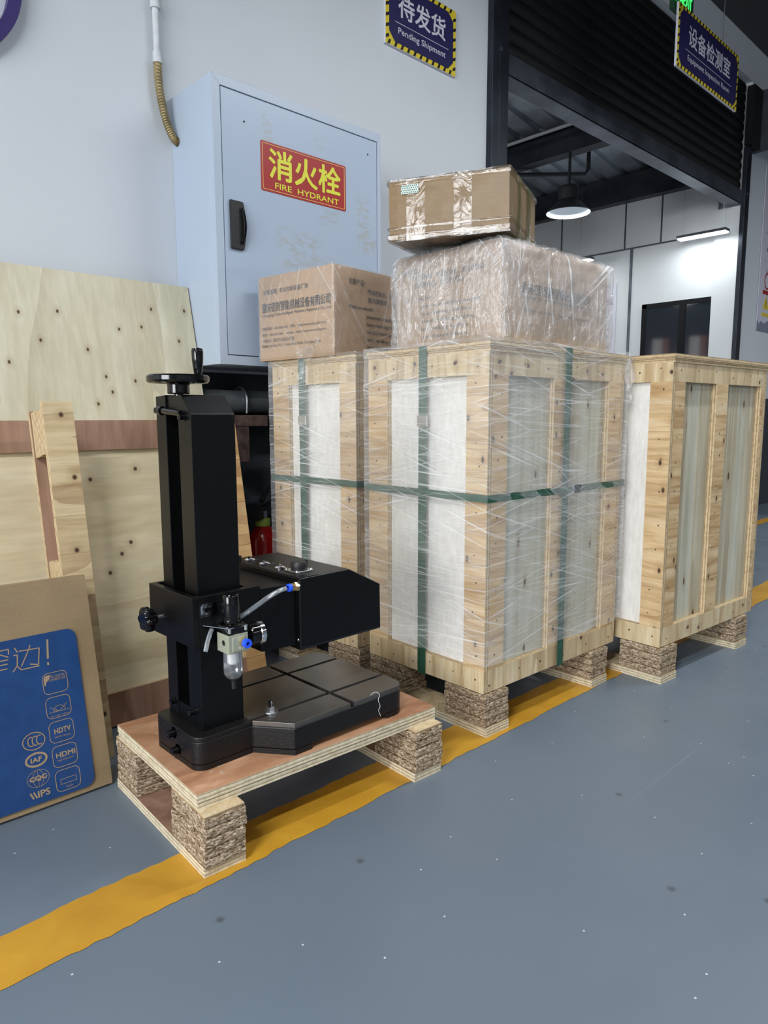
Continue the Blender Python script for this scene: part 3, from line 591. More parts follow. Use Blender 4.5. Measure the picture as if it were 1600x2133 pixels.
# ------------------------------------------------------------------ crates
def chip_block(name, x0, x1, y0, y1, z0, z1, layers, parent, veneer=None, seed=0):
    b = MB(); h = (z1 - z0) / layers; r_ = random.Random(seed)
    for L in range(layers):
        dx, dy = (r_.random() - .5) * .0035, (r_.random() - .5) * .0035
        a0, a1, c0, c1 = x0 + dx, x1 + dx, y0 + dy, y1 + dy; q0, q1 = z0 + L * h + .0010, z0 + (L + 1) * h - .0010
        nx = max(2, int((a1 - a0) / .005)); ny = max(2, int((c1 - c0) / .005)); nz = 5
        ring = [(a0 + (a1 - a0) * i / nx, c0, 0, -1) for i in range(nx)] + [(a1, c0 + (c1 - c0) * i / ny, 1, 0) for i in range(ny)] + [(a1 - (a1 - a0) * i / nx, c1, 0, 1) for i in range(nx)] + [(a0, c1 - (c1 - c0) * i / ny, -1, 0) for i in range(ny)]
        n = len(ring); vs = []
        for k in range(nz + 1):
            z = q0 + (q1 - q0) * k / nz; e = .0013 if k in (0, nz) else 0
            for (x, y_, nx_, ny_) in ring:
                d = (noise.noise(Vector((x * 130, y_ * 130, z * 330 + seed))) * .0008) - e
                vs.append((x + nx_ * d, y_ + ny_ * d, z))
        fs = [(k * n + i, k * n + (i + 1) % n, (k + 1) * n + (i + 1) % n, (k + 1) * n + i) for k in range(nz) for i in range(n)]
        fs += [tuple(range(n))[::-1], tuple(range(nz * n, nz * n + n))]
        b.add(vs, fs)
    return b.obj(name, 'particle', parent)
def board(name, parent, x0, x1, y0, y1, z0, z1, t, face):
    return MB().box(x0, x1, y0, y1, z0, z1, t=t).obj(name, [face, 'edge_' + t], parent)
def crate(label, pos, yaw, l, w_, front_mid, front_end, boards, film_=None, straps=None, seed=0, w_lid=True):
    t = thing('wooden_crate', label, 'crate', (*pos, 0), yaw); T = .018; zb, zt = .12, 1.026; rz0, rz1 = .182, .968
    R_ = random.Random(seed)
    for x0, x1 in ((0, .098), (l - .145, l - .055)):
        sk = board('skid_board', t, x0, x1, -.012, w_, .0, .025, 'z', 'pine_v'); sk.data.materials[1] = M['edge_pale']
    for x0, x1, y0, y1 in ((0, .098, -.010, .14), (0, .098, .31, w_ - .002), (l - .145, l - .055, -.010, .14), (l - .145, l - .055, .31, w_ - .002)):
        chip_block('pallet_block', x0, x1, y0, y1, .025, .118, 4, t, seed=int(seed * 7 + x0 * 100 + y0 * 50))
    board('deck_board', t, .004, l - .004, .004, w_ - .004, .118, .130, 'z', 'pine_v')
    # left face (x = 0): rails across, stiles, white sheet
    for xa, xb in ((0, T), (l - T, l)):
        board('rail', t, xa, xb, 0, w_, zb, rz0, 'x', 'pine_v'); board('rail', t, xa, xb, 0, w_, rz1, zt, 'x', 'pine_v')
        board('stile', t, xa, xb, 0, .073, rz0, rz1, 'x', 'pine_h'); board('stile', t, xa, xb, w_ - .083, w_, rz0, rz1, 'x', 'pine_h')
    board('side_panel', t, T, T + .009, T, w_ - T, .13, zt, 'x', 'white_ply'); board('side_panel', t, l - T - .009, l - T, T, w_ - T, .13, zt, 'x', 'white_ply')
    # front and back faces (y = 0, y = w)
    for ya, yb in ((0, T), (w_ - T, w_)):
        board('rail', t, T, l - T, ya, yb, zb, rz0, 'y', 'pine_v'); board('rail', t, T, l - T, ya, yb, rz1, zt, 'y', 'pine_v')
        for a, b_ in ((T, .082), front_mid, front_end): board('stile', t, a, min(b_, l - T), ya, yb, rz0, rz1, 'y', 'pine_h')
    edges = [.06, .14, .215, .30, .42, .50, .57, l - .04] if boards == 'g' else [.06, .17, .31, .45, .56, l - .04]
    for k in range(len(edges) - 1):
        j = .0006 * R_.random()
        board('panel_board', t, edges[k] + .0004, edges[k + 1] - .0004, T + j, T + .009, .13, zt, 'y', ('board_g' if (k % 2) else 'board_v') if boards == 'g' else ('board_g' if k in (0, 1, 3) else 'board_v'))
    board('panel_board', t, .02, l - .02, w_ - T - .009, w_ - T, .13, zt, 'y', 'board_v')
    board('lid_board', t, .002, l + .004, -.003, w_ + .002, zt, zt + .013, 'z', 'pine_v')
    board('lid_board', t, -.004, l + .006, -.007, w_ + .004, zt + .0132, zt + .0262, 'z', 'pine_v')
    nb = MB()
    def nail(p, n_):
        p = Vector(p); n_ = Vector(n_); nb.cyl(p - n_ * .001, p + n_ * .0006, .0022 + R_.random() * .001, n=7)
    for z in (.15, .998):
        for k in range(6): nail((0, .03 + k * (w_ - .06) / 5 + R_.uniform(-.01, .01), z + R_.uniform(-.012, .012)), (-1, 0, 0)); nail((.04 + k * (l - .08) / 5 + R_.uniform(-.02, .02), 0, z + R_.uniform(-.012, .012)), (0, -1, 0))
    for k in range(8):
        z = .22 + k * .1
        for y_ in (.035, w_ - .04): nail((0, y_ + R_.uniform(-.012, .012), z + R_.uniform(-.03, .03)), (-1, 0, 0))
        for x in (.05, sum(front_mid) / 2, sum(front_end) / 2): nail((x + R_.uniform(-.012, .012), 0, z + R_.uniform(-.03, .03)), (0, -1, 0))
    tag(nb.obj('nail_heads', 'rust', t), kind='stuff')
    zt2 = zt + .0262; e = .0014; sw = .030
    if straps:
        vy, vx, hz = straps
        if vy is not None:
            y0 = vy; MB().box(-e - .004, -.004, y0, y0 + sw, .119, zt2 + e).box(-.004, l + .006, y0, y0 + sw, zt2, zt2 + e).box(l + .006, l + .006 + e, y0, y0 + sw, .119, zt2 + e).box(-.004, l + .006, y0, y0 + sw, .1165, .1179).obj('strap', 'strap', t)
            MB().box(-.009, -.003, y0 - .003, y0 + sw + .002, .835, .865).obj('strap_seal', 'zinc', t)
        if vx is not None:
            x0 = vx; MB().box(x0, x0 + sw, -.007 - e, -.007, .119, zt2 + e).box(x0, x0 + sw, -.007, w_ + .006, zt2 + e, zt2 + 2 * e).box(x0, x0 + sw, w_ + .004, w_ + .004 + e, .119, zt2 + e).obj('strap', 'strap', t)
        MB().box(-2 * e - .005, -.005, -.009 - e, w_ + .006, hz - .010, hz + .010).box(-.006, l + .006, -.009 - e, -.009, hz - .010, hz + .010).box(l + .007, l + .008, -.01, w_ + .006, hz - .010, hz + .010).box(-.006, l + .006, w_ + .006, w_ + .007, hz - .010, hz + .010).obj('strap', 'strap', t)
        if vx is not None: MB().box(vx + .055, vx + .085, -.014, -.009, hz - .012, hz + .012).obj('strap_seal', 'zinc', t)
    if film_:
        z0, z1 = film_; o_ = .0105; b = MB(); nz = 70; ring = []
        for (xa, ya, xb, yb, n_) in ((-o_, -o_, l + o_, -o_, 60), (l + o_, -o_, l + o_, w_ + o_, 24), (l + o_, w_ + o_, -o_, w_ + o_, 30), (-o_, w_ + o_, -o_, -o_, 44)):
            ring += [(xa + (xb - xa) * i / n_, ya + (yb - ya) * i / n_) for i in range(n_)]
        n = len(ring); vs = []
        for k in range(nz + 1):
            for (x, y_) in ring:
                z = z0 + (z1 - z0) * k / nz
                if k == 0: z += .02 * noise.noise(Vector((x * 6, y_ * 6, seed)))
                d = noise.noise(Vector((x * 7 + y_ * 7, (z + x * .3) * 26, seed))) * .0016; cxm, cym = l / 2, w_ / 2
                nx_ = 1 if x > l else (-1 if x < 0 else 0); ny_ = 1 if y_ > w_ else (-1 if y_ < 0 else 0)
                vs.append((x + nx_ * d, y_ + ny_ * d, z))
        fs = [(k * n + i, k * n + (i + 1) % n, (k + 1) * n + (i + 1) % n, (k + 1) * n + i) for k in range(nz) for i in range(n)]
        b.add(vs, fs).obj('stretch_film', 'film', t, smooth=True)
        fb = MB()
        def strand(P, Q, nrm, r):
            P, Q, nrm = Vector(P), Vector(Q), Vector(nrm); s_ = (Q - P).normalized().cross(nrm) * r
            fb.add([P - s_, P + s_, Q + s_ * .5, Q - s_ * .5], [(0, 1, 2, 3)])
        of = o_ + .004
        for k in range(70):      # front face: folds fanning from the right edge
            zr = R_.gauss(.42, .06); zl = zr + R_.gauss(.03, .17); xl = R_.uniform(.02, .35); zl = max(z0 + .02, min(z1 - .02, zl))
            strand((l + of, -of, zr), (xl, -of, zl), (0, -1, 0), R_.uniform(.0003, .0008))
        for k in range(30):
            z = R_.uniform(z0 + .05, z1 - .03); strand((l + of, -of, z), (R_.uniform(0, .4), -of, z + R_.gauss(0, .03)), (0, -1, 0), R_.uniform(.0002, .0006))
        for k in range(46):      # left face
            z = R_.uniform(z0 + .05, z1 - .03); dz = R_.gauss(-.02, .03) if k % 4 else R_.gauss(-.14, .06); y1_ = R_.uniform(0, w_ * .6)
            z2 = max(z0 + .02, min(z1, z + dz)); strand((-of, w_ - R_.uniform(0, .1), z), (-of, y1_, z2), (-1, 0, 0), R_.uniform(.0002, .0006))
        tag(fb.obj('film_folds', 'fold', t), kind='stuff')
    return t
crC = crate('front plywood crate wrapped in stretch film with crossing green straps', (1.4446, -1.2758), -.0248, .6708, .4631, (.29, .362), (.585, .67), 'w', (.20, 1.062), (.2147, .332, .650), 1)
crate('bare plywood crate at the right, without film or straps', (2.1574, -1.4296), -.0665, .6837, .463, (.297, .378), (.64, .684), 'g', None, None, 2)
crL = crate('rear left crate in film with green straps beside the fire extinguisher', (1.4578, -.7529), .0533, .67, .41, (.29, .362), (.585, .67), 'w', (.20, 1.06), (.235, None, .653), 3)
# film tail hanging from the lid corner of the front crate
b = MB(); vs = []; n = 16
for k in range(n + 1):
    for j in range(6):
        u = j / 5; v = k / n
        vs.append((.6708 + .016 + .012 * math.sin(7 * v + 3 * u), -.02 + .04 * u * (1 - .5 * v) + .008 * math.sin(11 * v + u * 6), 1.045 - .16 * v * (1 - .25 * u)))
b.add(vs, [(k * 6 + j, k * 6 + j + 1, (k + 1) * 6 + j + 1, (k + 1) * 6 + j) for k in range(n) for j in range(5)]).obj('film_tail', 'film_box', crC, smooth=True)

# ------------------------------------------------------------------ cartons on the crates
def soft_box(x0, x1, y0, y1, z0, z1, n=26, bulge=0, crumple=0, seed=0, freq=14, rnd=0.0, ridged=False):
    """subdivided box with bulging, optionally crumpled faces"""
    bm = bmesh.new(); bmesh.ops.create_cube(bm, size=2); bmesh.ops.subdivide_edges(bm, edges=bm.edges, cuts=n, use_grid_fill=True)
    for v in bm.verts:
        p = v.co.copy(); q = Vector([max(-1, min(1, c)) for c in p])
        bl = Vector([q.x * (1 - q.y * q.y) * (1 - q.z * q.z), q.y * (1 - q.x * q.x) * (1 - q.z * q.z), q.z * (1 - q.x * q.x) * (1 - q.y * q.y)]) * bulge
        s_ = Vector(((x1 - x0) / 2, (y1 - y0) / 2, (z1 - z0) / 2)); c_ = Vector(((x0 + x1) / 2, (y0 + y1) / 2, (z0 + z1) / 2))
        w_ = Vector([q[i] * s_[i] for i in range(3)]) + c_ + bl
        if rnd:
            inn = Vector([max(-s_[i] + rnd, min(s_[i] - rnd, w_[i] - c_[i])) for i in range(3)]); d = (w_ - c_) - inn
            m_ = max(abs(d.x), abs(d.y), abs(d.z))
            if d.length > 1e-6: w_ = c_ + inn + d.normalized() * m_
        if crumple:
            if ridged: w_s = Vector((w_.x, w_.y, w_.z * .33))
            else: w_s = w_
            w_keep = w_; w_ = w_s
            nn = noise.noise(w_ * freq + Vector((seed, 0, 0))) + .55 * (abs(noise.noise(w_ * freq * 2.3 + Vector((0, seed, 0)))) * 2 - .6) + .35 * (abs(noise.noise(w_ * freq * 5.1)) * 2 - .6)
            w_ = w_keep
            d = (w_ - c_); dn = Vector([d[i] / s_[i] for i in range(3)]); mx = max(range(3), key=lambda i: abs(dn[i])); ax = Vector([0, 0, 0]); ax[mx] = 1 if dn[mx] > 0 else -1
            w_ = w_ + ax * nn * crumple
        v.co = w_
    b = MB(); b.add([v.co for v in bm.verts], [[v.index for v in f.verts] for f in bm.faces]); bm.free(); return b
# box on the rear left crate
bl = thing('cardboard_box', 'smaller film wrapped printed cardboard box on the rear left crate, under the fire cabinet sign', 'box', (1.44, -.675, 1.0525), .09)
soft_box(0, .30, 0, .362, 0, .276, 16, .003, .0012, 3, 8).obj('carton', 'kraft', bl)
soft_box(-.006, .306, -.006, .368, -.000, .283, 44, .004, .0045, 5, 13, .012).obj('film_wrap', 'film_light', bl, smooth=True)
text('print', [('重庆初刻智能机械设备有限公司', .185, .175, .33, .032, .012), ('Chongqing Chuke Intelligent Machinery Equipment Co., Ltd', .185, .148, .33, .012, .004), ('初刻智能  专业打标设备厂家', .14, .225, .22, .016, .006), ('销售热线：400-0303-060    网址：http://www.dabiaojibk.com', .175, .105, .31, .012, .003), ('售后：400-0303-066    website：https://www.dwmarking.com', .175, .085, .31, .012, .003), ('公司地址：重庆市北碚区云华路', .10, .066, .16, .012, .003), ('Company address: No.17, Yunhan Road, Beibei, Chongqing, China', .16, .048, .29, .012, .003)], 'ink', bl, (-.0042, .362, 0), (0, -1, 0), (0, 0, 1))
text('print', [('主要产品：', .10, .235, .075, .018, .012), ('气动打标机、电动打标机', .25, .21, .20, .018, .010), ('激光焊接机、清洗机', .24, .185, .18, .018, .010), ('Main products:', .12, .155, .11, .015, .01), ('pneumatic marking machine.', .25, .130, .21, .015, .01), ('laser marking machine.', .235, .106, .18, .015, .01), ('electric marking machine.', .24, .082, .19, .015, .01), ('laser welding machine.', .235, .058, .18, .015, .01), ('laser cleaning machine.', .235, .034, .18, .015, .01)], 'ink', bl, (0, -.0042, 0), (1, 0, 0), (0, 0, 1))
b = MB(); vs = []; n = 18
for k in range(n + 1):
    for j in range(9):
        u = j / 8; v = k / n
        vs.append((-.010 - .022 * v ** .5 + .006 * math.sin(9 * v + 8 * u), .075 + .075 * u * (1 - .45 * v) + .02 * v + .004 * math.sin(17 * v + u * 4), .035 - .125 * v * (1 - .3 * abs(u - .4))))
b.add(vs, [(k * 9 + j, k * 9 + j + 1, (k + 1) * 9 + j + 1, (k + 1) * 9 + j) for k in range(n) for j in range(8)]).obj('film_tail', 'film_light', bl, smooth=True)
# big wrapped box on the front crate
bc = thing('cardboard_box', 'large cardboard box thickly wrapped in shiny clear film on the front crate', 'box', (1.568, -1.218, 1.0530), -.0)
soft_box(0, .56, 0, .40, 0.0, .283, 14, .006, .002, 9, 7, .01).obj('carton', 'kraft', bc)
text('print', [('主要产品：', .07, .235, .07, .017, .01), ('气动打标机、电动打标机、激光打标机', .21, .215, .27, .017, .01), ('激光焊接机、激光清洗机。', .18, .192, .19, .017, .01), ('Main products:', .095, .152, .115, .014, .008), ('pneumatic marking machine.', .225, .130, .225, .014, .008), ('laser marking machine.', .21, .108, .185, .014, .008), ('electric marking machine.', .215, .086, .2, .014, .008), ('laser welding machine.', .205, .064, .18, .014, .008), ('laser cleaning machine.', .205, .042, .18, .014, .008)], 'ink', bc, (-.0075, .40, 0), (0, -1, 0), (0, 0, 1))
text('print', [('重庆初刻智能机械设备有限公司', .26, .16, .36, .032, .012), ('Chongqing Chuke Intelligent Machinery Equipment Co., Ltd', .26, .135, .36, .012, .004), ('销售热线：400-0303-060    http://www.dabiaojibk.com', .26, .10, .34, .012, .003)], 'ink', bc, (0, -.0075, 0), (1, 0, 0), (0, 0, 1))
soft_box(-.022, .585, -.02, .42, -.000, .286, 100, .010, .0095, 2, 15, .035, True).obj('film_wrap', 'film_box', bc, smooth=True)
soft_box(-.010, .572, -.010, .41, .002, .288, 56, .008, .006, 8, 17, .02, True).obj('film_wrap', 'film_light', bc, smooth=True)
# taped box on top
bt = thing('cardboard_box', 'small brown cardboard box with shiny tape, topmost of the stack', 'box', (1.573, -1.235, 1.348), .43)
bt.rotation_euler = (0, -.05, .43)
L_, W2, H2 = .39, .337, .155
soft_box(0, L_, 0, W2, 0, H2, 12, .003, .0025, 4, 6, .003).obj('carton', 'kraft_dk', bt)
def tape(name, x0, x1, y0, y1, z0, z1, mat='tape'):
    return soft_box(x0, x1, y0, y1, z0, z1, 10, 0, .001, 5, 30).obj(name, mat, bt, smooth=True)
e = .0035
tape('tape_strip', -e, L_ + e, .100, .150, -e, H2 + e); tape('tape_strip', -e, L_ + e, .23, .285, -e, H2 + e)
tape('tape_strip', -e - .001, L_ + e + .001, -e - .001, W2 + e, .028, .034); tape('tape_strip', -e, L_ + e, -e, W2 + e, -e, .016)
tape('tape_strip', -e, L_ + e, -e, W2 + e, H2 - .012, H2 + e)
tape('tape_strip', .22, .29, -e - .001, W2 + e, -e, H2 + e, 'greentape'); tape('tape_strip', .10, .14, -e - .001, W2 + e, -e, H2 + e, 'greentape')
tape('tape_strip', -e - .002, .02, .03, .26, .005, .009)
lb = MB().box(-.0062, -.0045, .248, .298, .118, .141, 0)
for i in range(9):
    for j in range(4): lb.box(-.0066, -.0062, .250 + i * .0054 + (j % 2) * .0025, .2525 + i * .0054 + (j % 2) * .0025, .1195 + j * .0055, .1228 + j * .0055, 1)
lb.obj('label', ['label', 'wain'], bt)

# ------------------------------------------------------------------ sheets leaning on the wall
def lean_thing(name, label, cat, x, y0, z0, y1, z1):
    return thing(name, label, cat, (x, y0, z0), 0, None, -math.atan2(y1 - y0, z1 - z0))
a = lean_thing('plywood_sheet', 'tall pale plywood sheet with dark knots leaning on the white wall', 'sheet', 0, -.365, 0, -.079, 1.315)
MB().box(-.9, 1.27, 0, .012, .005, 1.345, t='y').obj('sheet', ['sheetA', 'edge_y'], a)
p2 = lean_thing('crate_panel', 'plywood crate panel with reddish battens leaning in front of the tall sheet', 'panel', 0, -.53, 0, -.37, .855)
MB().box(-.7, 1.20, .015, .024, .012, .866, t='y').obj('panel_sheet', ['sheetB', 'edge_y'], p2)
board('batten', p2, -.7, 1.19, 0, .0148, .784, .869, 'y', 'red_ply'); board('batten', p2, -.7, 1.19, 0, .0148, .006, .097, 'y', 'red_ply')
zz = 0.006
for k, hgt in enumerate((.085, .086, .12, .16, .14, .14, .13)):
    z1_ = min(.869, zz + hgt); board('end_plank', p2, 1.19, 1.262, 0, .0148, zz, z1_ - .001, 'y', 'orange_ply'); zz = z1_
sk = lean_thing('upright_skid', 'narrow wooden pallet runner with chipboard blocks leaning upright by the panel', 'pallet runner', .606, -.69, 0, -.543, .9)
seg = [(0.0, .20), (.20, .42), (.42, .53), (.53, .625), (.625, .915)]
for z0, z1 in seg: board('face_plank', sk, 0, .074, 0, .014, z0 + .0004, z1 - .0004, 'y', 'old_ply')
board('back_plank', sk, 0, .074, .10, .112, .0, .905, 'y', 'red_ply')
for z0, z1 in ((.785, .900), (.39, .515), (.01, .12)):
    for k in range(5): board('block_layer', sk, .003, .071, .0145 + k * .017, .0145 + (k + 1) * .017 - .0006, z0 + random.uniform(-.002, .002), z1 + random.uniform(-.002, .002), 'y', 'old_ply')

# ------------------------------------------------------------------ carton at the left edge
ct = lean_thing('flat_carton', 'flat brown carton with a large blue printed panel leaning at the left', 'carton', 0, -.83, .0, -.735, .48)
soft_box(-.35, .618, 0, .085, .006, .505, 10, .003, .001, 3, 5, .004).obj('carton', 'kraft_tv', ct)
MB().prism(rrect(-.30, .576, .020, .386, .022), -.0042, -.0032, 'y').obj('printed_panel', 'bprint', ct)
PL = ((0, -.0044, .0), (1, 0, 0), (0, 0, 1))
b = MB()
def ringbox(x0, x1, z0, z1, t=.0014, r=.012):
    o1 = rrect(x0, x1, z0, z1, r); i1 = rrect(x0 + t, x1 - t, z0 + t, z1 - t, r - t); n = len(o1)
    vs = [(p[0], -.0048, p[1]) for p in o1 + i1]; b.add(vs, [(i, (i + 1) % n, n + (i + 1) % n, n + i) for i in range(n)])
def ringell(cx, cz, rx, rz, t=.0014, n=40):
    vs = [(cx + (rx - k) * math.cos(2 * PI * i / n), -.0048, cz + (rz - k) * math.sin(2 * PI * i / n)) for k in (0, t) for i in range(n)]
    b.add(vs, [(i, (i + 1) % n, n + (i + 1) % n, n + i) for i in range(n)])
def line(p, q, t=.001):
    p, q = Vector((p[0], 0, p[1])), Vector((q[0], 0, q[1])); d = (q - p).normalized(); s_ = Vector((-d.z, 0, d.x)) * t / 2
    b.add([(v.x, -.0048, v.z) for v in (p - s_, p + s_, q + s_, q - s_)], [(0, 1, 2, 3)])
for z1 in (.296, .241, .186, .131, .077): ringbox(.491, .545, z1 - .052 + .004, z1)
b.add([(x, -.0048, z) for x, z in ((.494, .285), (.497, .291), (.510, .291), (.505, .281), (.499, .276), (.497, .268), (.494, .271))], [tuple(range(7))])
line((.497, .207), (.541, .207)); n_ = 20
for i in range(n_): line((.519 + .013 * math.cos(PI * i / n_), .207 + .013 * math.sin(PI * i / n_)), (.519 + .013 * math.cos(PI * (i + 1) / n_), .207 + .013 * math.sin(PI * (i + 1) / n_)))
line((.519, .207), (.536, .221)); line((.519, .207), (.500, .219)); line((.508, .209), (.519, .207))
b2 = [(.502, .536, .045, .056)]
for x0, x1, z0, z1 in b2: line((x0, z0), (x1, z0)); line((x0, z1), (x1, z1)); line((x0, z0), (x0, z1)); line((x1, z0), (x1, z1))
ringell(.458, .157, .024, .0195, .002); ringell(.458, .116, .0235, .016, .0045); ringell(.457, .075, .0235, .019, .0009); ringell(.457, .075, .0115, .019, .0008); line((.436, .075), (.479, .075), .0008); line((.457, .056), (.457, .094), .0008)
for k in range(3):
    cx = .452 + k * .009
    for i in range(14):
        a0, a1 = PI / 3 + i * PI * 4 / 3 / 14, PI / 3 + (i + 1) * PI * 4 / 3 / 14
        line((cx + .0065 * math.cos(a0), .157 + .010 * math.sin(a0)), (cx + .0065 * math.cos(a1), .157 + .010 * math.sin(a1)), .0022)
for k in range(2): line((.437 + k * .007, .048), (.443 + k * .007, .034), .0035)
b.obj('printed_symbols', 'kink', ct)
b = MB(); STR = [[(0.444, 0.367), (0.449, 0.356)], [(0.452, 0.358), (0.494, 0.356), (0.488, 0.32), (0.471, 0.325)], [(0.476, 0.366), (0.468, 0.35), (0.453, 0.324)], [(0.44, 0.351), (0.448, 0.351), (0.445, 0.327), (0.435, 0.316)], [(0.445, 0.327), (0.452, 0.317), (0.49, 0.317)],
[(0.372, 0.350), (0.374, 0.367), (0.432, 0.367), (0.431, 0.356)], [(0.405, 0.375), (0.405, 0.367)], [(0.393, 0.361), (0.380, 0.352)], [(0.410, 0.361), (0.430, 0.350)], [(0.402, 0.354), (0.392, 0.338), (0.378, 0.328)], [(0.396, 0.345), (0.429, 0.345)], [(0.404, 0.345), (0.404, 0.316)], [(0.404, 0.336), (0.427, 0.336)], [(0.404, 0.326), (0.425, 0.326)],
[(0.513, 0.371), (0.509, 0.328)], [(0.5085, 0.320), (0.508, 0.314)]]
for st in STR:
    for p, q in zip(st, st[1:]): line(p, q, .0042 if st[0][0] > .505 else .0024)
b.obj('printed_title', 'kink', ct)
text('printed_text', [('3D DIGITAL', .525, .286, .032, .0055, 0), ('COMBFILTER', .523, .279, .036, .0055, 0), ('low angle visibility', .519, .198, .038, .004, 0), ('HDTV', .520, .164, .036, .012, .03), ('HDTV Ready', .519, .150, .034, .005, 0), ('HDMI', .520, .110, .042, .0115, .03), ('High Definition', .519, .098, .036, .005, 0), ('VGA', .519, .037, .016, .005, 0), ('IAF', .458, .116, .024, .011, .03), ('CQC', .457, .075, .036, .013, .05), ('IPS', .465, .041, .026, .015, .03)], 'kink', ct, *PL)

# ------------------------------------------------------------------ low pallet
PX, PY, PA = .5993, -1.2649, -.0551
pl = thing('low_pallet', 'low plywood pallet on chipboard blocks under the black machine', 'pallet', (PX, PY, 0), PA)
PLn, PWd = .6254, .405
for x0, x1 in ((0, .088), (.54, .628)):
    s = board('skid_board', pl, x0, x1, -.020, .425, 0, .022, 'z', 'red_ply'); s.data.materials[1] = M['edge_pale']
for x0, x1, y0, y1 in ((0, .085, -.030, .118), (0, .085, .302, .420), (.54, .626, -.026, .125), (.54, .626, .302, .420)):
    chip_block('pallet_block', x0, x1, y0, y1, .022, .1225, 5, pl, seed=int(x0 * 31 + y0 * 77 + 11))
    board('block_cap', pl, x0 + .001, x1 - .001, y0 + .002, y1 - .001, .1228, .1270, 'z', 'pine_v')
for z0, z1, j in ((.1272, .1432, .002), (.1434, .1600, 0)):
    s = board('top_board', pl, j, PLn + j, j - .001, PWd, z0, z1, 'z', 'pallet_top'); s.data.materials[1] = M['edge_pale']
sb = MB()
rs = random.Random(5)
for (x, y_) in ((.055, .06), (.085, .075), (.075, .045), (.05, .30), (.07, .335), (.03, .36), (.12, .19), (.10, .23), (.14, .20), (.575, .06), (.56, .09), (.59, .13)):
    for q in range(3): u, v = x + rs.uniform(-.006, .006), y_ + rs.uniform(-.005, .005); sb.prism([(u, v), (u + rs.uniform(.004, .010), v + .001), (u + .004, v + rs.uniform(.002, .004))], .1599, .1606)
tag(sb.obj('splinters', 'board_v', pl), kind='stuff')

# ------------------------------------------------------------------ the marking machine
mc = thing('column_machine', 'black column mounted industrial marking machine with handwheel on the low pallet', 'machine', (.72, -1.10, .1606))
def W_(b, name, mats, bevel=0, smooth=False, parent=None, seg=2):   # parts are built in world metres; shift them to the machine's base
    b.v = [(x - .72, y_ + 1.10, z - .1606) for x, y_, z in b.v]; return b.obj(name, mats, parent or mc, bevel=bevel, smooth=smooth, seg=seg)
ZT = .230; Z0 = .1608
def arc(cx, cy, r, a0, a1, n=8): return [(cx + r * math.cos(a0 + (a1 - a0) * i / n), cy + r * math.sin(a0 + (a1 - a0) * i / n)) for i in range(n + 1)]
foot = arc(.668, -1.168, .027, PI, 1.5 * PI) + [(.770, -1.195), (.826, -1.268)] + arc(1.118, -1.236, .034, 1.5 * PI, 2 * PI) + arc(1.118, -.972, .034, 0, .5 * PI) + [(.826, -.936), (.770, -1.008)] + arc(.668, -1.035, .027, .5 * PI, PI)
W_(MB().prism(foot, .172, ZT - .010), 'base', 'black_cast', .003, seg=3)
b = MB().prism(arc(.668, -1.168, .027, PI, 1.5 * PI) + [(.770, -1.195), (.826, -1.268), (.87, -1.268), (.88, -1.25), (.88, -.95), (.826, -.936), (.770, -1.008)] + arc(.668, -1.035, .027, .5 * PI, PI), Z0, .172)
W_(b, 'base_foot', 'black_cast'); b = MB()
b.prism([(1.085, -1.25), (1.09, -1.27)] + arc(1.118, -1.236, .034, 1.5 * PI, 2 * PI) + arc(1.118, -.972, .034, 0, .5 * PI) + [(1.085, -.95)], Z0, .172)
W_(b, 'base_foot', 'black_cast')
def clip(poly, ax, val, keep_less):
    out = []; n = len(poly)
    for i in range(n):
        p, q = poly[i], poly[(i + 1) % n]; ip = (p[ax] <= val) == keep_less; iq = (q[ax] <= val) == keep_less
        if ip: out.append(p)
        if ip != iq: t = (val - p[ax]) / (q[ax] - p[ax]); out.append((p[0] + (q[0] - p[0]) * t, p[1] + (q[1] - p[1]) * t))
    return out
top = [(.770, -1.193), (.827, -1.267)] + arc(1.118, -1.236, .033, 1.5 * PI, 2 * PI) + arc(1.118, -.972, .033, 0, .5 * PI) + [(.827, -.937), (.770, -1.010)]
sl = .0055
for xa, xb in ((.7, .985 - sl), (.985 + sl, 1.3)):
    for ya, yb in ((-1.4, -1.188 - sl), (-1.188 + sl, -1.020 - sl), (-1.020 + sl, -.8)):
        p = clip(clip(clip(clip(top, 0, xa, False), 0, xb, True), 1, ya, False), 1, yb, True)
        if len(p) > 2: W_(MB().prism(p, ZT - .0102, ZT), 'table_plate', 'table', .0008)
W_(MB().prism(arc(.668, -1.168, .027, PI, 1.5 * PI) + [(.7695, -1.195), (.7695, -1.008)] + arc(.668, -1.035, .027, .5 * PI, PI), ZT - .0102, ZT), 'base_neck', 'black_cast', .002)
# column
cx0, cx1, cy0, cy1 = .67, .767, -1.168, -1.026; sy0, sy1 = -1.117, -1.067
col = [(cy0, ZT), (cy1, ZT), (cy1, .903), (-1.131, .905), (cy0, .867)]
b = MB().prism([(cy0, ZT), (sy0, ZT), (sy0, .9055), (-1.131, .905), (cy0, .867)], cx0, cx1, 'x').prism([(sy1, ZT), (cy1, ZT), (cy1, .903), (sy1, .9055)], cx0, cx1, 'x').box(cx0 + .04, cx1 - .0005, sy0 + .0002, sy1 - .0002, ZT, .9053)
b.box(cx0 + .004, cx0 + .041, sy0 - .001, sy1 + .001, .868, .903).box(cx0 + .002, cx0 + .041, sy0 - .001, sy1 + .001, ZT, .265)
cl = W_(b, 'column', 'black', .0012)
W_(MB().box(cx0 + .036, cx0 + .0405, sy0, sy1, .265, .868), 'column_slot', 'hole', parent=cl)
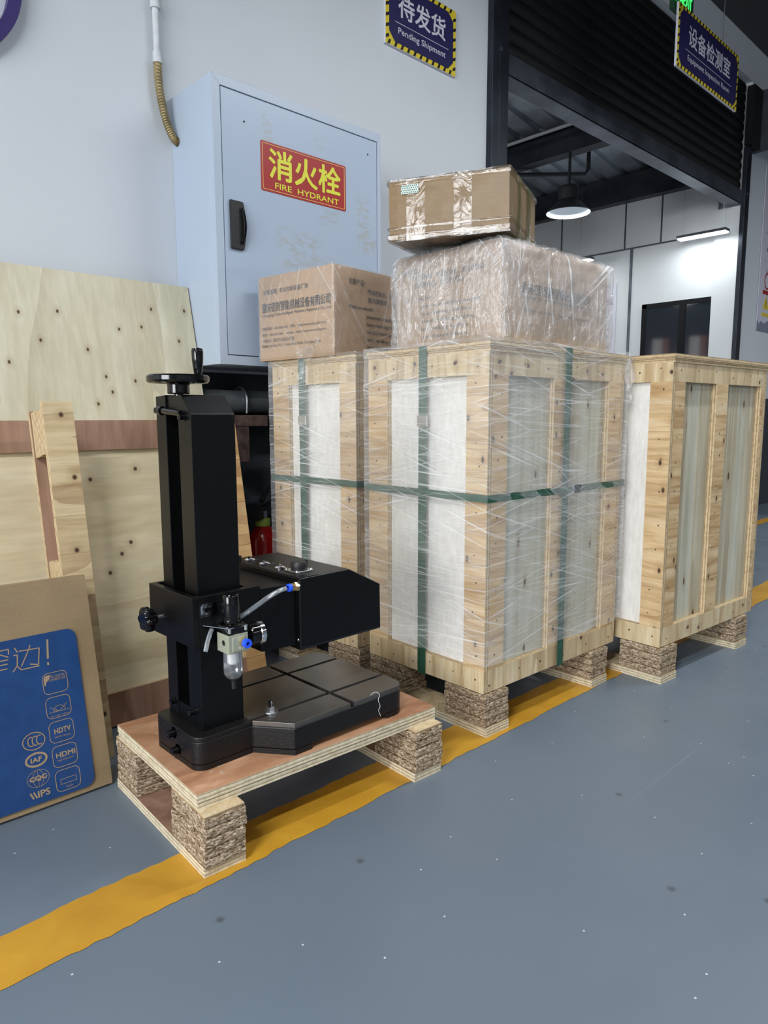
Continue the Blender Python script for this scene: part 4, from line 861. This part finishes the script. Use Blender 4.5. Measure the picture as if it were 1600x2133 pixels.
def socket_screw(p, d, r=.006, h=.012, parent=None):
    p = Vector(p); d = Vector(d); b = MB().cyl(p, p + d * h, r, n=18).cyl(p - d * .0, p + d * .002, r * 1.5, n=18); b.cyl(p + d * (h - .0005), p + d * (h + .0003), r * .5, n=6, mi=1)
    return W_(b, 'socket_screw', ['bake', 'hole'], parent=parent, smooth=False)
for p in ((.67, -1.045, .875), (.67, -1.142, .862), (.67, -1.055, .262), (.67, -1.135, .262)): socket_screw(p, (-1, 0, 0), parent=cl)
W_(MB().cyl((.664, -1.14, .868), (.664, -1.065, .874), .006).cyl((.664, -1.065, .874), (.664, -1.055, .875), .009), 'pin_bolt', 'bake', parent=cl, smooth=True)
for y_, z in ((-1.10, .215), (-1.115, .183)): socket_screw((.643, y_, z), (-1, 0, 0), .008, .016)
# carriage, arm, head
W_(MB().box(.645, .659, -1.192, -1.008, .414, .515).box(.659, .800, -1.192, -1.1765, .414, .515).box(.659, .800, -1.0175, -1.008, .414, .515).box(.774, .800, -1.1765, -1.0175, .414, .515), 'carriage', 'black', .0012)
W_(MB().prism([(.8002, -1.192), (.880, -1.205), (.880, -.992), (.8002, -1.008)], .372, .508), 'arm', 'black', .0012)
hd_ = W_(MB().prism([(.8802, .363), (.8802, .521), (1.020, .521), (1.116, .471), (1.118, .363)], -1.22, -.940, 'y'), 'head', 'black', .0025, seg=3)
W_(MB().box(.8815, .934, -1.2185, -.944, .5205, .5225), 'top_panel', 'black', .0008, parent=hd_)
W_(MB().box(.8815, 1.115, -1.2208, -1.2198, .366, .368).box(.8815, .8825, -1.2208, -1.2198, .366, .518), 'seam', 'dark', parent=hd_)
for k, y_ in enumerate((-.988, -1.050, -1.112)):
    W_(MB().lathe([(0, 0), (.012, 0), (.0125, .003), (.009, .005), (.008, .003), (0, .003)], (.908, y_, .5222), n=28).box(.9065, .9095, y_ - .005, y_ + .005, .524, .532), 'toggle_switch' if k < 2 else 'key_switch', 'chrome', parent=hd_, smooth=False)
W_(MB().cyl((.893, -.965, .522), (.893, -.965, .533), .006), 'fuse_cap', 'rubber', parent=hd_)
W_(MB().box(.898, .944, -1.187, -1.141, .5225, .527), 'connector_flange', 'zinc', .001, parent=hd_)
W_(MB().lathe([(.017, 0), (.0185, .003), (.0185, .013), (.016, .018), (0, .019)], (.921, -1.164, .527), n=36).cyl((.944, -1.160, .530), (.944, -1.160, .545), .004), 'connector_cap', 'rubber', parent=hd_, smooth=True)
for y_ in (-1.183, -1.145):
    for x in (.902, .940): W_(MB().lathe([(0, .003), (.003, .0025), (.004, 0), (.004, -.001)], (x, y_, .527), n=14), 'flange_screw', 'chrome', parent=hd_, smooth=True)
text('switch_lettering', [('ON  OFF', .205, .11, .016, .003, 0), ('RUN', .205, .045, .012, .003, 0)], 'sgrey', hd_, (0, 0, .5228 - .1606 + .0002), (1, 0, 0), (0, 1, 0), .0001)
for z in (.385, .5): W_(MB().lathe([(0, .002), (.003, .0015), (.004, 0)], (.880, -1.212, z), (-1, 0, 0), n=12), 'head_screw', 'chrome', parent=hd_, smooth=True)
W_(MB().tube(spline([(1.03, -1.12, .366), (1.035, -1.135, .350), (1.05, -1.15, .3445), (1.07, -1.15, .350), (1.08, -1.14, .366)], 8), .004), 'cable_loop', 'white_p', smooth=True)
# handwheel
hwc = (.688, -1.090, 0)
hw = W_(MB().lathe([(0, .925), (.022, .925), (.024, .928), (.046, .934), (.052, .930), (.058, .929), (.061, .933), (.061, .941), (.058, .944), (.050, .944), (.045, .941), (.02, .939), (0, .939)], hwc, n=56), 'handwheel', 'bake', smooth=True)
W_(MB().lathe([(0, .907), (.020, .907), (.022, .909), (.022, .926), (0, .927)], hwc), 'hub', 'bake', parent=hw, smooth=True)
W_(MB().cyl((.688, -1.090, .895), (.688, -1.090, .908), .009), 'spindle', 'bake', parent=hw, smooth=True)
W_(MB().lathe([(0, .948), (.004, .947), (.006, .943), (.0065, .939)], hwc, n=20), 'dome_nut', 'chrome', parent=hw, smooth=True)
hx_, hy_ = .690 + .072 * .62, -1.092 - .050 * .55
hx_, hy_ = .7235, -1.106
W_(MB().lathe([(0, .944), (.007, .944), (.0085, .950), (.0112, .972), (.0118, .992), (.0105, .997), (0, .997)], (hx_, hy_, 0)), 'crank_handle', 'bake', parent=hw, smooth=True)
W_(MB().lathe([(0, 1.000), (.004, .999), (.006, .997), (.006, .996)], (hx_, hy_, 0), n=16), 'handle_screw', 'chrome', parent=hw, smooth=True)
W_(MB().lathe([(0, .928), (.013, .928), (.014, .931), (.014, .943), (.012, .9455), (0, .9455)], (hx_, hy_, 0)), 'handle_boss', 'bake', parent=hw, smooth=True)
# star knob on the carriage
n = 60; prf = [(.0235 + .0035 * math.cos(6 * 2 * PI * i / n)) for i in range(n)]
vs = []; cx_, cy_, cz_ = .605, -1.056, .452
for xx, s_ in ((0, .80), (.003, .95), (.006, 1), (.016, 1), (.020, .9)):
    vs += [(cx_ + xx, cy_ + prf[i] * s_ * math.cos(2 * PI * i / n), cz_ + prf[i] * s_ * math.sin(2 * PI * i / n)) for i in range(n)]
fs = [(j * n + i, j * n + (i + 1) % n, (j + 1) * n + (i + 1) % n, (j + 1) * n + i) for j in range(4) for i in range(n)] + [tuple(range(n)), tuple(range(4 * n, 5 * n))]
kb = W_(MB().add(vs, fs).cyl((.624, cy_, cz_), (.634, cy_, cz_), .012), 'star_knob', 'bake', smooth=True)
W_(MB().cyl((.633, cy_, cz_), (.6455, cy_, cz_), .005), 'knob_shaft', 'chrome', parent=kb, smooth=True)
# air regulator on the near side of the carriage
rx, ry = .7055, -1.2315
rg_ = W_(MB().box(rx - .0205, rx + .0235, ry - .021, ry + .021, .408, .4455).box(rx - .012, rx + .016, ry - .023, ry + .023, .411, .440), 'air_regulator', 'alu', .001)
W_(MB().box(rx - .0205, rx + .0235, ry - .021, ry + .021, .4457, .459).lathe([(.019, 0), (.026, .001), (.026, .004), (.019, .006)], (rx, ry, .459)), 'regulator_cap', 'bake', .001, parent=rg_)
W_(MB().lathe([(0, .466), (.0165, .466), (.017, .470), (.0165, .472), (.0175, .474), (.0165, .518), (.014, .522), (0, .5225)], (rx, ry, 0), n=36), 'regulator_knob', 'bake', parent=rg_, smooth=True)
for i in (-1, 1):
    for j in (-1, 1): W_(MB().cyl((rx + .001 + i * .018, ry + j * .0205, .450), (rx + .001 + i * .018, ry + j * .0205, .4605), .003, n=12), 'cap_screw', 'chrome', parent=rg_)
W_(MB().lathe([(.0185, .408), (.0190, .375), (.0185, .362), (.014, .354), (.006, .351), (0, .351)], (rx + .001, ry, 0), n=36), 'clear_bowl', 'clear', parent=rg_, smooth=True)
W_(MB().lathe([(.0115, .4085), (.0115, .384), (.009, .381), (0, .381)], (rx + .001, ry, 0)), 'filter_element', 'white_p', parent=rg_, smooth=True)
W_(MB().lathe([(.009, .352), (.008, .348), (.0045, .346), (.0045, .330), (0, .330)], (rx + .001, ry, 0), n=20), 'drain_tip', 'rubber', parent=rg_, smooth=True)
W_(MB().cyl((.728, ry, .431), (.742, ry, .431), .007).lathe([(0, 0), (.0215, 0), (.023, .002), (.023, .020), (0, .0205)], (.741, ry, .431), (1, 0, 0), n=44), 'pressure_gauge', 'bake', parent=rg_, smooth=True)
W_(MB().lathe([(.023, 0), (.0245, .001), (.0245, .010), (.0225, .0115), (.021, .0105)], (.7610, ry, .431), (1, 0, 0), n=44), 'gauge_rim', 'chrome', parent=rg_, smooth=True)
W_(MB().cyl((.7712, ry, .431), (.7716, ry, .431), .0212, n=40), 'gauge_dial', 'white_p', parent=rg_)
W_(MB().cyl((.716, ry - .023, .4285), (.716, ry - .032, .4285), .0085, n=6), 'brass_nut', 'brass', parent=rg_)
W_(MB().lathe([(.004, .0), (.004, .011), (.0085, .011), (.0095, .008), (.0085, .0)], (.716, ry - .031, .4285), (0, -1, 0), n=30).lathe([(0, .003), (.0045, .003)], (.716, ry - .031, .4285), (0, -1, 0), n=20, mi=1), 'push_fitting', ['blue', 'hole'], parent=rg_, smooth=True)
W_(MB().lathe([(.0055, 0), (.0065, .0006), (.0065, .001), (.0055, .001)], (rx - .0205, ry - .004, .4285), (-1, 0, 0), n=24).lathe([(0, .0002), (.0055, .0004)], (rx - .0205, ry - .004, .4285), (-1, 0, 0), n=24, mi=1), 'side_port', ['alu', 'hole'], parent=rg_)
W_(MB().prism([(.661, .474), (.661, .496), (.666, .501), (.700, .501), (.700, .474)], -1.1945, -1.1925, 'y').prism([(.661, -1.1925), (.661, -1.20), (.685, -1.255), (.727, -1.255), (.727, -1.1925)], .4595, .4610), 'mount_bracket', 'chrome', parent=rg_)
W_(MB().cyl((.672, -1.1945, .489), (.672, -1.1985, .489), .005).cyl((.683, -1.1945, .489), (.683, -1.1985, .489), .005), 'bracket_screws', 'bake', parent=rg_)
W_(MB().tube(spline([(.676, -1.208, .452), (.668, -1.212, .442), (.660, -1.216, .428), (.655, -1.218, .414)], 8), .0045), 'short_hose', 'hose', smooth=True)
text('body_lettering', [('IN', -.012, .0015, .006, .005, .02), ('U', -.0025, .0015, .005, .006, .02)], 'white_p', rg_, (0, ry - .0232 + 1.10, .4165 - .1606), (1, 0, 0), (0, 0, 1), .0001)
W_(MB().tube(spline([(.850, -1.212, .5035), (.830, -1.215, .502), (.800, -1.222, .496), (.770, -1.225, .485), (.740, -1.224, .472), (.722, -1.216, .462)], 10), .0052, 12), 'air_hose', 'hose', smooth=True)
ft = W_(MB().cyl((.8802, -1.212, .5035), (.872, -1.212, .5035), .011, n=6).cyl((.872, -1.212, .5035), (.864, -1.212, .5035), .0085, n=16), 'brass_fitting', 'brass')
W_(MB().lathe([(.0055, 0), (.0088, .001), (.0088, .006), (.0075, .009), (.0055, .009)], (.864, -1.212, .5035), (-1, 0, 0), n=30), 'push_ring', 'blue', parent=ft, smooth=True)
# T bolt with nut and washer in the table slot
tb = W_(MB().lathe([(0, 0), (.016, 0), (.0165, .001), (.016, .0025), (.006, .0025)], (.826, -1.182, ZT), n=36), 'washer', 'zinc', smooth=True)
W_(MB().cyl((.826, -1.182, ZT + .0025), (.826, -1.182, ZT + .012), .0095, n=6), 'hex_nut', 'zinc', .0006, parent=tb)
W_(MB().lathe([(.0055 - .0005 * (i % 2), .012 + i * .001) for i in range(14)] + [(0, .026)], (.826, -1.182, ZT), n=20), 'threaded_stud', 'bake', parent=tb)
# white thread caught on the table edge
tag(MB().tube(spline([(1.040, -1.268, .2314), (1.050, -1.262, .2312), (1.062, -1.264, .2312), (1.064, -1.2715, .226), (1.059, -1.273, .215), (1.064, -1.274, .20), (1.060, -1.273, .19), (1.066, -1.274, .175)], 5), .0005, 5).obj('thread', 'white_p'), 'loose white thread hanging over the machine table edge', 'thread')
